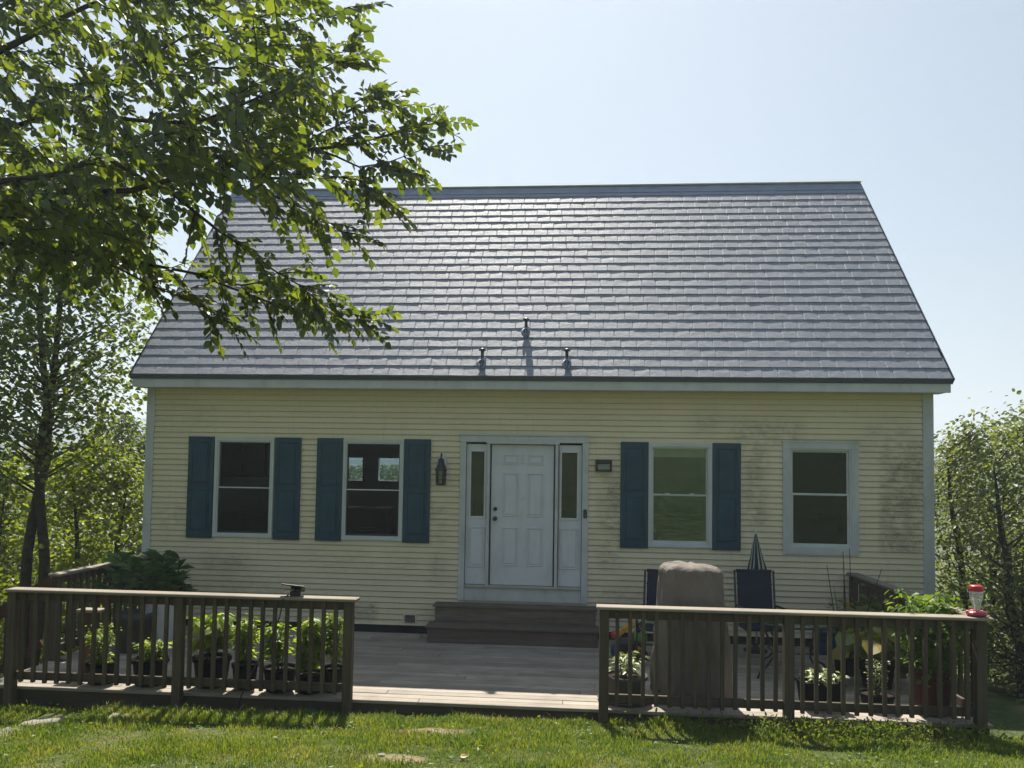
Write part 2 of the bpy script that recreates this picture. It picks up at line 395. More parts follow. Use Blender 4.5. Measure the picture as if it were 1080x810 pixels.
# roof
def build_roof():
    sl = Vector((0, YR+OE, ZR-ZE)); L = sl.length; sl.normalize(); nr = Vector((0, -sl.z, sl.y))
    org = Vector((0, -OE, ZE-.02))
    def P(x, s, h): return org + Vector((x, 0, 0)) + sl*s + nr*h
    slab = MB()
    def hip(x0, x1, t0, t1):
        a = [P(x0, 0.01, t0), P(x0, L, t0), P(x0, L, t1), P(x0, 0.01, t1)]; b = [Vector((x1, p.y, p.z)) for p in a]
        slab.add(a+b, [(0, 3, 2, 1), (4, 5, 6, 7), (0, 1, 5, 4), (1, 2, 6, 5), (2, 3, 7, 6), (3, 0, 4, 7)])
    hip(XE0+.03, XE1-.03, -.10, -.01)
    # mirrored back slope
    bk = []
    for x in (XE0, XE1):
        for s, h in ((0, -.1), (L, -.1), (L, .012), (0, .012)):
            p = P(x, s, h); bk.append((x, 2*YR-p.y, p.z))
    slab.add(bk, [(0, 1, 2, 3), (7, 6, 5, 4), (0, 4, 5, 1), (1, 5, 6, 2), (2, 6, 7, 3), (3, 7, 4, 0)])
    roof = slab.build('roof', M['roof'], house)
    sh = MB(); nc = 23; top = L-.34; ex = top/nc
    for c in range(nc):
        s0 = c*ex; x = XE0 - random.uniform(0, .22)*1
        k = 0
        while x < XE1:
            wd = .228 if k % 2 else .218; a, b = max(x, XE0), min(x+wd, XE1); x += wd; k += 1
            if b-a < .02: continue
            h0 = .020 + random.uniform(-.001, .0015) + (.001 if k % 2 else 0); h1 = .009 + random.uniform(-.001, .001); bv = .010
            sA, sB = s0 + random.uniform(0, .004), s0+ex+.01
            A = [P(a+.0005, sA, -.012), P(b-.0005, sA, -.012), P(b-.0005, sB, -.012), P(a+.0005, sB, -.012)]; g = .0035
            E = [P(a+.0005, sA+.003, h0-g), P(b-.0005, sA+.003, h0-g), P(b-.0005, sB, h1-g), P(a+.0005, sB, h1-g)]
            tl = random.uniform(-.0018, .0018)
            B = [P(a+bv, sA+.004, h0+tl), P(b-bv, sA+.004, h0-tl), P(b-bv, sB, h1-tl*.4), P(a+bv, sB, h1+tl*.4)]
            mid = [P(a+bv, (sA+sB)/2, (h0+h1)/2+tl+random.uniform(-.001, .002)), P(b-bv, (sA+sB)/2, (h0+h1)/2-tl+random.uniform(-.001, .002))]
            sh.add(A+E+B+mid, [(0, 1, 5, 4), (1, 2, 6, 5), (3, 0, 4, 7), (4, 5, 9, 8), (5, 6, 10, 13, 9), (7, 4, 8, 12, 11), (8, 9, 13, 12), (12, 13, 10, 11)])
    so_ = sh.build('shingle_courses', M['roof'], roof)
    # ridge metal widened into a blue band of painted shade, and rake trim
    rd = MB()
    for s0, s1, h0, h1 in ((top-.01, top+.10, .020, .018), (top+.10, L-.02, .026, .024)):
        rd.add([P(XE0, s0, -.01), P(XE1, s0, -.01), P(XE0, s0, h0), P(XE1, s0, h0), P(XE0, s1, h1), P(XE1, s1, h1)], [(0, 1, 3, 2), (2, 3, 5, 4)])
    rp = P(0, L-.03, .0)
    rd.build('ridge_cap_shade', M['ridge'], roof)
    MB().bar((XE0-.005, YR, rp.z+.045), (XE1+.02, YR, rp.z+.045), .10, .03, bv=.005).build('ridge_vent', M['pale'], roof)
    for x in (XE0, XE1):
        m = MB(); d = .012 if x > 0 else -.012
        a = P(x+d, -.01, -.03); b = P(x+d, L-.02, -.03); m.bar(a, b, .018, .10, nr).build('rake_trim', M['drip'], roof)
    # three small vents low on the slope
    for px, s in ((-.09, 1.08), (-.705, .36), (.535, .36)):
        o = P(px, s, .02)
        pm = MB(); pm.tube([o, o+Vector((0, -.01, .02)), o+Vector((0, -.012, .13))], [.024, .024, .024], 12)
        vp = pm.build('vent_pipe', M['black'], roof)
        MB().tube([o+Vector((0, -.012, .125)), o+Vector((0, -.012, .142)), o+Vector((0, -.012, .165))], [.05, .055, .014], 14).build('pipe_cap', M['black'], vp)
        bo = MB().tube([P(px, s, .015), P(px, s, .03), P(px, s, .055)], [.06, .05, .028], 14)
        for q in (-1, 1):  # bowed bars and tail built in the shape of the vent's flared shadow
            pts = [P(px+q*(.014+.042*math.sin(math.pi*i/6)), s-.03-.034*i, .04+.022*math.sin(math.pi*i/6)) for i in range(7)]; bo.tube(pts, [.016]*6+[.007], 6)
        bo.tube([P(px, s-.02, .04), P(px, s-.28, .045)], [.012, .006], 6)
        bo.build('flashing_with_shadow', M['ridge'], vp)
build_roof()

# windows with their sashes, panes and casings
G_A = m_glass('clear_window_glass', .006, 0, (.62, .70, .74)); G_B = m_glass('reflective_window_glass', .085); G_C = m_glass('screened_window_glass', .026)
blindm = m_plain('cream_blind', (.45, .43, .36), .7, .2)
gapm = m_plain('dark_screen_frame', (.03, .035, .035), .5, .3)
def ring(mb, x0, x1, z0, z1, w, y0, y1, bv=.003, wb=None):
    wb = wb or w
    mb.box(x0, x1, y0, y1, z1-w, z1, bv); mb.box(x0, x1, y0, y1, z0, z0+wb, bv)
    mb.box(x0, x0+w, y0+.002, y1, z0+wb-.001, z1-w+.001, bv); mb.box(x1-w, x1, y0+.002, y1, z0+wb-.001, z1-w+.001, bv)
def window(i):
    x0, x1, z0, z1 = WIN[i]; big = i == 3
    cs = MB(); cw = .105 if big else .045
    ring(cs, x0-cw+.02, x1+cw-.02, z0-cw+.02, z1+cw-.02, cw, -.046, .03)
    if big: cs.box(x0-cw, x1+cw, -.056, .0, z1+cw-.03, z1+cw-.012)
    w = cs.build('window', M['trim'] if big else M['vinyl'], house)
    fr = MB(); ring(fr, x0+.012, x1-.012, z0+.012, z1-.012, .028, -.034, .06); fr.build('window_frame', M['vinyl'], w)
    zm = (z0+z1)/2 + (.0 if not big else .05)
    sashes = ((zm-.018, z1-.036, .012, .02), (z0+.036, zm+.018, -.012, .02))
    sm = M['vinyl'] if i != 0 and i != 1 else gapm
    for k, (a, b, y, th) in enumerate(sashes):
        s = MB(); ring(s, x0+.036, x1-.036, a, b, .022 if i < 3 else .03, y, y+th, .002, .035 if k else None)
        so_ = s.build('sash', sm if not big else M['vinyl'], w)
        p = MB().box(x0+.055, x1-.055, y+.007, y+.012, a+.02, b-.02); p.build('pane', (G_A, G_A, G_B, G_C)[i], so_)
    if i in (0, 1): MB().box(x0+.036, x1-.036, -.018, -.004, zm-.010, zm+.008).build('meeting_rail', M['vinyl'], w)
    if i == 2:
        MB().box(x0+.05, x1-.05, .05, .06, z1-.17, z1-.05).build('blind', blindm, w)
        for u in (.3, .7): MB().box(x0+(x1-x0)*u-.03, x0+(x1-x0)*u+.03, -.018, .0, zm+.018, zm+.03).build('sash_lock', M['vinyl'], w)
for i in range(4): window(i)

def shutter_mesh():
    mb = MB(); w, h = .40, 1.535; mb.box(-w/2, w/2, -.030, .0, -h/2, h/2, .004)
    for z0, z1 in ((.045, h/2-.07), (-h/2+.11, -.015)):
        ring(mb, -w/2+.055, w/2-.055, z0, z1, .018, -.037, -.029, .004)
        mb.box(-w/2+.085, w/2-.085, -.042, -.031, z0+.03, z1-.03, .006)
    return mb
proto = None
for i, x in enumerate((-4.985, -3.632, -2.985, -1.66, 1.535, 2.845)):
    if proto is None: proto = o = shutter_mesh().build('shutter', M['shutter'], house)
    else: o = proto.copy(); COL.objects.link(o); o.parent = house
    o.location = (x, -.024, 1.372)

# front door, sidelights, casing
def build_door():
    cs = MB(); cs.box(-1.02, 1.02-.155, -.055, .03, 2.11, 2.205, .004); cs.box(-1.045, .885, -.07, .03, 2.206, 2.226, .003)
    cs.box(-1.02, -.93, -.052, .03, -.22, 2.11, .004); cs.box(.78, .87, -.052, .03, -.22, 2.11, .004)
    cs.box(-.63, .45, -.06, .0, 2.085, 2.135, .004)
    fr = cs.build('door_frame', M['trim'], house)
    MB().box(-.928, .778, -.03, .03, -.218, -.022, .003).build('kick_board', M['trim'], house)
    MB().box(-.93, .78, -.062, .05, -.022, .012, .004).build('threshold', M['pale'], house)
    d = MB(); d.box(-.555, .365, .012, .055, .018, 2.075, .003)
    def panel(mb, x0, x1, z0, z1, y):
        ring(mb, x0, x1, z0, z1, .018, y-.014, y+.002, .006); mb.box(x0+.036, x1-.036, y-.012, y+.002, z0+.03, z1-.03, .006)
    for x0, x1 in ((-.385, -.15), (-.02, .215)):
        for z0, z1 in ((.30, .86), (1.02, 1.66), (1.78, 1.93)): panel(d, x0, x1, z0, z1, .012)
    dr = d.build('front_door', M['door'], house)
    MB().tube([(-.49, .012, .985), (-.49, -.012, .985), (-.49, -.03, .985), (-.49, -.055, .985), (-.49, -.068, .985)], [.032, .032, .014, .031, .02], 16).build('handle', M['black'], dr)
    MB().tube([(-.49, .012, 1.125), (-.49, -.014, 1.125), (-.49, -.02, 1.125)], [.03, .028, .02], 16).build('deadbolt', M['black'], dr)
    MB().tube([(-.09, .012, 1.28), (-.09, .004, 1.28)], [.010, .008], 8).build('peephole', M['pale'], dr)
    kn = MB(); kn.box(-.105, -.085, -.004, .012, 1.82, 1.94, .004); kn.box(-.115, -.075, -.010, .004, 1.80, 1.83, .004); kn.build('knocker', M['vinyl'], dr)
    # dark jamb gap and storm posts
    for x in (-.598, .408):
        MB().box(x-.022, x+.022, -.046, .03, -.02, 2.085, .004).build('mullion', M['trim'], fr)
    st = m_plain('rusty_weatherstrip', (.14, .085, .06), .8, .2)
    MB().box(.432, .440, -.02, .03, .0, 2.08).build('weatherstrip', st, fr)
    MB().box(-.574, -.556, .02, .05, .0, 2.085).build('door_gap', M['found'], fr); MB().box(.366, .386, .02, .05, .0, 2.085).build('door_gap', M['found'], fr)
    MB().box(-.556, .366, .02, .05, 2.076, 2.085).build('door_gap', M['found'], fr); MB().box(-.92, .77, .022, .05, .0, .016).build('door_gap', M['found'], fr)
    for x0, x1 in ((-.925, -.62), (.44, .775)):
        s = MB(); g0, g1 = (x0+.068, x1-.042) if x0 < 0 else (x0+.042, x1-.068)
        s.box(x0, x1, .006, .05, .018, 1.0, .003); s.box(x0, g0, .006, .05, 1.0, 1.97, .003); s.box(g1, x1, .006, .05, 1.0, 1.97, .003); s.box(x0, x1, .006, .05, 1.97, 2.08, .003)
        ring(s, g0-.03, g1+.03, .985, 2.0, .03, -.006, .008, .004); panel(s, g0-.025, g1+.025, .27, .86, .006)
        sd = s.build('sidelight', M['door'], house)
        MB().box(g0-.002, g1+.002, .02, .026, .998, 1.972).build('pane', m_glass('sidelight_glass', .06, 0, (.5, .5, .5)), sd)
build_door()
MB().box(-1.80, -1.65, -.045, -.01, -.565, -.455, .008).build('outlet_cover', m_plain('grey_outlet_cover', (.10, .11, .12), .5, .4), house)
MB().box(-1.83, -1.62, -.03, -.005, -.58, -.44, .004).build('outlet_plate', M['siding'], house)

# rooms seen through the windows
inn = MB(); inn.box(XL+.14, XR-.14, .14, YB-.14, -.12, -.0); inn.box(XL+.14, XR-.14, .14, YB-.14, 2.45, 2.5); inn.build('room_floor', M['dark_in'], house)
pw = MB(); pw.box(-.98, -.90, .9, YB-.2, 0, 2.45); pw.box(.95, 1.05, .14, YB-.2, 0, 2.45); pw.box(3.05, 3.15, .14, YB-.2, 0, 2.45)  # inner walls added so the right-hand windows stay dark
pw.box(1.05, 5.5, 3.4, 3.5, 0, 2.45); pw.box(-.9, .95, 3.4, 3.5, 0, 2.45); pw.build('added_partition', M['wall_in'], house)
bwf = MB(); ring(bwf, -4.75, -4.10, 1.40, 1.98, .03, YB-.18, YB-.02); ring(bwf, -3.79, -3.05, 1.40, 1.98, .03, YB-.18, YB-.02); bwf.build('back_window', M['vinyl'], house)
k = thing('kitchen_counter', 'dim kitchen island with a curved tap seen through the window left of the door', 'counter', (-4.0, 4.2, 0))
MB().box(-1.0, 1.0, -.3, .3, 0, .88, .01).build('cabinet', M['dark_in'], k); MB().box(-1.05, 1.05, -.34, .34, .88, .92, .006).build('countertop', M['cab'], k)
MB().tube([(-.35, .1, .92), (-.35, .1, 1.2)] + [(-.35+.11-.11*math.cos(a), .1, 1.2+.11*math.sin(a)) for a in (.5, 1, 1.57, 2.1, 2.7, 3.1)], .014, 8).build('tap', M['black'], k)
for zc, hh, lab in ((1.82, .62, 'dim wall cabinet high in the leftmost window'), (.43, .86, 'pale base cabinet low behind the leftmost window')):
    k = thing('kitchen_cabinet', lab, 'cabinet', (-5.2, 2.6, zc))
    MB().box(-.55, .75, -.2, .2, -hh/2, hh/2, .006).build('carcass', M['cab'] if zc < 1 else M['dark_in'], k)
    for x in (-.54, -.10, .34): MB().box(x, x+.40, -.225, -.2, -hh/2+.03, hh/2-.03, .01).build('cabinet_door', M['cab'], k)
k = thing('kitchen_stool', 'pale wooden stool inside the window left of the door', 'stool', (-2.9, 2.0, 0))
MB().lathe([(0, .66), (.17, .66), (.18, .64), (.17, .62), (0, .62)], 18).build('seat', M['cab'], k)
for a in (.8, 2.4, 3.9, 5.5): MB().tube([(.1*math.cos(a), .1*math.sin(a), .62), (.2*math.cos(a), .2*math.sin(a), 0)], .014, 8).build('leg', M['cab'], k)

# wall lantern, rectangular light, doorbell
def build_lights():
    l = thing('wall_lantern', 'black carriage lantern on the wall left of the front door', 'lantern', (-1.287, -.024, 1.69)); l.scale = (1.18, 1.1, 1.06)
    MB().lathe([(0, -.0), (.075, -.0), (.075, .02), (0, .02)], 20).build('backplate', M['trim'], l)
    l.children[0].rotation_euler = (R(90), 0, 0); l.children[0].scale = (.9, 1.45, 1); l.children[0].location = (0, 0, .10)
    b = MB(); pts = [(0, -.02, .02), (0, -.07, .08), (0, -.10, .15), (0, -.10, .20), (0, -.085, .225), (0, -.06, .21)]; b.tube(pts, .011, 8)
    b.tube([(0, -.02, .10), (0, -.10, .13)], .012, 8); b.build('bracket', M['black'], l)
    c = MB(); c.lathe([(.012, .165), (.03, .15), (.04, .09), (.062, .03), (.075, .0), (.078, -.012), (.0, -.012)], 6, (0, -.10, 0), smooth=False); c.build('hood', M['black'], l)
    g = MB()
    for a in range(6):
        x, y = .062*math.cos(a*math.pi/3), .062*math.sin(a*math.pi/3)-.10; g.tube([(x, y, -.012), (x*.93, (y+.10)*.93-.10, -.20)], .006, 5)
    for z in (-.075, -.14): g.lathe([(.058, z), (.062, z+.004), (.058, z+.008)], 6, (0, -.10, 0), smooth=False)
    g.lathe([(0, -.215), (.05, -.215), (.066, -.2), (.066, -.19), (0, -.19)], 6, (0, -.10, 0), smooth=False); g.build('cage', M['black'], l)
    MB().lathe([(.052, -.19), (.056, -.012)], 6, (0, -.10, 0), smooth=False).build('glass', m_glass('lantern_glass', .15, .05, (.35, .36, .36)), l)
    w = thing('wall_light', 'small black rectangular wall light right of the front door', 'wall light', (1.088, -.024, 1.787))
    m = MB(); m.box(-.118, .118, -.05, 0, .04, .085, .006); ring(m, -.118, .118, -.085, .055, .024, -.075, 0, .004); m.build('housing', M['black'], w)
    MB().box(-.092, .092, -.06, -.03, -.06, .03, .004).build('lens', m_plain('frosted_lens', (.22, .24, .22), .4, .4), w)
    d = thing('doorbell', 'slim black doorbell on the right side of the door casing', 'doorbell', (.828, -.055, 1.085))
    MB().box(-.026, .026, -.024, .003, -.064, .064, .012).build('housing', M['black'], d)
    MB().tube([(0, -.022, -.03), (0, -.027, -.03)], .015, 14).build('button', m_plain('grey_button', (.08, .08, .09), .3, .5), d)
build_lights()

# ------------------------------------------------------------------ steps and deck
ZD, YD = -.72, -3.53
st = thing('front_steps', 'two dark weathered timber steps below the front door', 'steps', (0, 0, ZD))
for x0, x1, y0, zt in ((-1.34, 1.015, -.32, .475), (-1.39, 1.035, -.66, .235)):
    MB().box(x0, x1, y0, y0+.375 if y0 < -.5 else -.03, zt-.035, zt, .006).build('tread', M['step'], st)
    MB().box(x0+.03, x1-.03, y0+.028, y0+.055, (0 if y0 < -.5 else .236), zt-.036, .003).build('riser', M['step'], st)
    for xx in (x0+.03, x1-.055): MB().box(xx, xx+.025, y0+.056, -.03, 0 if y0 < -.5 else .236, zt-.036).build('side_board', M['step'], st)

def build_deck():
    dk = thing('wooden_deck', 'weathered grey timber deck running along the house front', 'deck', (0, 0, ZD))
    mb = MB(); y = YD; x0, x1 = -5.72, 4.72
    while y < -.03:
        x = x0 - random.uniform(0, 3)
        while x < x1:
            ln = random.choice((2.4, 3.0, 3.6, 4.8)); a, b = max(x, x0+random.uniform(-.004, .004)), min(x+ln-.004, x1+random.uniform(-.006, .006)); x += ln
            if b-a < .3: continue
            dz = random.uniform(-.003, .002); mb.box(a, b, y, min(y+.130, -.03), -.034+dz, dz, .004)
        y += .139
    mb.build('deck_boards', M['deck'], dk)
    f = MB(); f.box(x0+.02, x1-.02, YD+.03, YD+.068, -.26, -.04, .003); f.box(x0+.01, x0+.048, YD+.07, -.05, -.26, -.04); f.box(x1-.048, x1-.01, YD+.07, -.05, -.26, -.04)
    f.build('rim_joist', M['wraih'], dk)
    j = MB()
    for i in range(12): xx = x0+.6+i*.85; j.box(xx, xx+.04, YD+.08, -.06, -.24, -.04)
    for xx in np.linspace(x0+.3, x1-.3, 5):
        for yy in (-3.2, -.9): j.box(xx-.06, xx+.06, yy, yy+.12, -1.2, -.24)
    j.build('joists', M['wraih'], dk)
build_deck()

ZT = .335
def baluster(n, L, h0, h1): ...
def post(parent, x, y, zb, zt, w=.095, mat=None):
    return MB().box(x-w/2, x+w/2, y-w/2, y+w/2, zb, zt, .004).build('post', mat or M['wrail'], parent)
def front_rail(label, xs, zbots, x0, x1, cap0, cap1):
    t = thing('deck_railing', label, 'railing', (0, 0, 0), 0, 'timber railings round the deck')
    y = -3.585; yc = y
    for x, zb in zip(xs, zbots): post(t, x, y, zb, ZT-.036)
    cp = MB(); ns = 3
    cp.box(cap0, cap1, y-.09, y+.09, ZT-.030, ZT, .006); cp.build('top_rail', M['wcap'], t)
    for a, b in zip(xs, xs[1:]):
        MB().box(a+.048, b-.048, y-.005, y+.033, ZT-.127, ZT-.038, .003).build('upper_rail', M['wraih'], t)
        MB().box(a+.048, b-.048, y-.005, y+.033, ZD+.085, ZD+.172, .003).build('lower_rail', M['wraih'], t)
        n = round((b-a)/.1335)-1; sp = (b-a)/(n+1)
        proto = None
        for i in range(n):
            x = a+sp*(i+1)
            if proto is None:
                proto = MB().box(-.019, .019, -.019, .019, ZD+.07, ZT-.04, .003).build('baluster', M['wrail'], t); o = proto
            else: o = proto.copy(); COL.objects.link(o); o.parent = t
            o.location = (x, y-.0245, random.uniform(-.008, .004)); o.rotation_euler = (0, R(random.uniform(-.35, .35)), random.choice((0, math.pi)))
    return t
xa, xb, xc = at(12, 680, -3.6).x, at(188, 680, -3.6).x, at(367, 680, -3.6).x
xd, xe, xf = at(637, 690, -3.6).x, at(832, 690, -3.6).x, at(1034, 700, -3.6).x
front_rail('long timber railing on the left of the deck front, with pots behind it', (xa, xb, xc), (-1.15, -1.1, -.98), xa, xc, xa-.05, xc+.09)
front_rail('timber railing on the right of the deck front, before the grill cover', (xd, xe, xf), (-.98, -.98, -1.02), xd, xf, xd-.08, xf+.10)

def side_rail(label, x, y0, y1, posts, capm):
    t = thing('deck_railing', label, 'railing', (0, 0, 0), 0, 'timber railings round the deck')
    for y in posts: post(t, x, y, ZD-.2, ZT-.036)
    MB().box(x-.08, x+.07, y0, y1, ZT-.034, ZT+.001, .006).build('top_rail', capm, t)
    MB().box(x-.02, x+.018, y0+.05, y1, ZT-.127, ZT-.037, .003).build('upper_rail', M['wraiy'], t)
    MB().box(x-.02, x+.018, y0+.05, y1, ZD+.085, ZD+.172, .003).build('lower_rail', M['wraiy'], t)
    n = int((y1-y0)/.1335); proto = None
    for i in range(n):
        y = y0+.12+i*.1335
        if min(abs(y-p) for p in posts) < .07 or y > y1-.03: continue
        if proto is None: proto = o = MB().box(-.019, .019, -.019, .019, ZD+.07, ZT-.04, .003).build('baluster', M['wrail'], t)
        else: o = proto.copy(); COL.objects.link(o); o.parent = t
        o.location = (x+.038, y, random.uniform(-.006, .004))
    return t
side_rail('timber side railing running back from the corner post to the house wall', xf+.01, -3.48, -.06, (-1.7, -.12), M['wcapy'])
side_rail('short timber side railing at the back left, beside the tall green plant', -5.70, -2.42, -.06, (-2.36, -.12), M['wcapy'])

# stairs going down on the left
def build_stairs():
    t = thing('side_stairs', 'timber stairs going down from the left end of the deck', 'stairs', (-5.74, -3.0, ZD))
    for i in range(6):
        MB().box(-.05-.27*(i+1), -.05-.27*i+.01, -.5, .5, -.17*(i+1)-.035, -.17*(i+1), .005).build('tread', M['wcapy'], t)
    for y in (-.52, .52): MB().bar((0, y, -.15), (-1.75, y, -1.25), .04, .24, (0, 0, 1)).build('stringer', M['red_wood'], t)
    for y in (-.56, .56):
        r = thing('stair_handrail', 'reddish timber stair handrail nearer the %s' % ('lawn' if y < 0 else 'house'), 'handrail', (-5.74, -3.0+y, ZD), 0, 'handrails of the side stairs')
        MB().bar((.05 if y > 0 else -.06, 0, .98), (-1.5, 0, .02), .045, .14).build('rail', M['red_wood'], r)
        MB().bar((-.06, 0, .22), (-1.5, 0, -.72), .04, .09).build('lower_rail', M['red_wood'], r)
        MB().box(-1.60, -1.50, -.048, .048, -1.6, .16, .004).build('post', M['red_wood'], r)
        for i in range(8):
            x = -.2-.16*i; MB().box(x-.018, x+.018, -.03, .006, .15+x*.62, .97+x*.62, .002).build('baluster', M['red_wood'], r)
build_stairs()
nw = thing('newel_post', 'short brown newel post with a pale cap behind the left railing', 'post', at(94, 706, -2.9))
nw.location.z = 0
MB().box(-.06, .06, -.05, .05, -1.4, -.02, .004).build('post', M['red_wood'], nw); MB().box(-.14, .14, -.08, .08, -.02, .014, .004).build('cap', M['wcap'], nw)

# ------------------------------------------------------------------ plants
LG = [(.030, .065, .012), (.05, .10, .016), (.075, .13, .022)]
ML = dict(
    slim=m_leaf('slender_tree_leaf', [(.055, .085, .02), (.09, .13, .028), (.14, .18, .042)], .55, .04, (1.8, 1.7, .6)),
    near=m_leaf('near_tree_leaf', [(.036, .062, .014), (.066, .102, .019), (.115, .15, .028)], .58, .05, (2.3, 2.05, .6)),
    mid=m_leaf('maple_leaf', [(.038, .062, .016), (.065, .10, .022), (.10, .14, .032)], .5, .04),
    bright=m_leaf('sunlit_leaf', [(.09, .13, .014), (.14, .19, .024), (.20, .245, .04)], .52, .03, (1.8, 1.6, .5)),
    right=m_leaf('hedge_leaf', [(.075, .105, .035), (.13, .17, .055), (.20, .23, .095)], .5, .03, (1.6, 1.5, .7)),
    herb=m_leaf('herb_leaf', [(.11, .18, .018), (.18, .26, .026), (.26, .33, .045)], .6, .03, (2.0, 1.8, .5)),
    corn=m_leaf('corn_leaf', [(.035, .095, .02), (.07, .16, .035), (.15, .25, .07)], .4, .05),
    pale=m_leaf('pale_leaf', [(.16, .20, .06), (.26, .30, .12), (.36, .38, .2)], .45, .06, (1.3, 1.3, .8)),
    squash=m_leaf('squash_leaf', [(.09, .15, .03), (.14, .21, .045), (.20, .25, .06), (.40, .27, .04)], .5, .03, (1.5, 1.4, .6)),
    vine=m_leaf('vine_leaf', [(.06, .115, .016), (.10, .17, .024), (.16, .23, .035)], .5, .02, (1.8, 1.7, .5)),
    grass=m_leaf('grass_blade', [(.055, .10, .016), (.095, .155, .024), (.135, .19, .03), (.175, .215, .038), (.225, .225, .07), (.29, .245, .12)], .5, .012, (1.6, 1.55, .5), patch=2.1),
)
stemm = m_plain('green_stem', (.07, .11, .03), .7, .2); twigm = m_plain('dark_twig', (.04, .032, .024), .9, .1)

def rand_dirs(n, up=0.):
    d = rng.normal(size=(n, 3)); d[:, 2] += up; return unit(d)

def tree(name, label, base, h, rx, ry, seed, nclump, nleaf, lsize, mat, trunk_r=.12, stems=1, zlow=.25, lean=(0, 0), group=None, cl=.42, cat='tree', spread=.3, wid=.62, taper=.35, droop=-.15):
    rs = np.random.default_rng(seed); rnd = random.Random(seed)
    t = thing(name, label, cat, base, 0, group); tr = MB(); limbs = []
    for s in range(stems):
        a = 2*math.pi*s/max(1, stems) + rnd.uniform(-.3, .3); off = Vector((math.cos(a), math.sin(a)*.6, 0)) * (.06 if stems > 1 else 0)
        end = Vector((lean[0]*h + (math.cos(a)*rx*spread if stems > 1 else 0), lean[1]*h + (math.sin(a)*ry*spread if stems > 1 else 0), h*.9*rnd.uniform(.88, 1)))
        pts = []; n = 12
        for i in range(n):
            u = i/(n-1); p = off + (end-off)*u; w = .035*h*math.sin(u*math.pi)
            p += Vector((w*noise.noise(Vector((u*3, seed, s))), w*noise.noise(Vector((seed, u*3, s))), 0)); p.z = -.3*(1-u) + p.z; pts.append(p)
        rr = [trunk_r*(1-u)**.7*(1 if stems == 1 else .8)+.006 for u in np.linspace(0, 1, n)]
        tr.tube(pts, rr, 9); 
        for p, q, r0, r1 in zip(pts[2:], pts[3:], rr[2:], rr[3:]): limbs += [(p.lerp(q, k/3), r0+(r1-r0)*k/3) for k in range(3)]
        limbs.append((pts[-1], rr[-1]))
    P = []; D = []; U = []
    C = []
    for k in range(nclump):
        for _ in range(60):
            q = rs.uniform(-1, 1, 3)
            if q[0]**2+q[1]**2 <= 1 and q[0]**2+q[1]**2 > .02: break
        u = (q[2]+1)/2; prof = (math.sin(math.pi*min(1, u*.86+.14))**.7)*(1-taper*u)
        c = Vector((q[0]*rx*prof + lean[0]*h*(zlow+(1-zlow)*u), q[1]*ry*prof + lean[1]*h*(zlow+(1-zlow)*u), h*(zlow+(1-zlow)*u))); C.append(c)
        lp, lr = min(limbs, key=lambda e: .4*(e[0]-c).xy.length + abs(e[0].z-max(.12*h, c.z-.75*(e[0]-c).xy.length)))
        m1 = lp.lerp(c, .5) + Vector((0, 0, -.05*(c-lp).length)); tr.tube([lp, m1, c], [min(lr*.45, .022), .010, .004], 5, False)
        n = int(nleaf/nclump*rnd.uniform(.6, 1.4)); sg = cl*rnd.uniform(.7, 1.25)
        g = rs.normal(size=(n, 3))*np.array([sg, sg, sg*.42]); g[:, 2] -= .25*(g[:, 0]**2+g[:, 1]**2)/sg
        P.append(np.array(c)+g); dd = unit(g*np.array([1, 1, .2])+rs.normal(size=(n, 3))*.5*sg); dd[:, 2] += droop*1.6; D.append(dd)
        uu = rs.normal(size=(n, 3))*.55; uu[:, 2] += 1; U.append(uu)
    tr.build('trunk', M['bark'], t)
    P, D, U = map(np.concatenate, (P, D, U)); wx, wy = P[:, 0]+base[0], P[:, 1]+base[1]
    ok = ~((wx > -6.12) & (wx < 5.98) & (wy > -2.3) & (wy < 7.2)); P, D, U = P[ok], D[ok], U[ok]     # no leaves growing through the house
    leaves('crown', P, D, U, lsize*rs.uniform(.65, 1.25, len(P)), wid, mat, t)
    return t

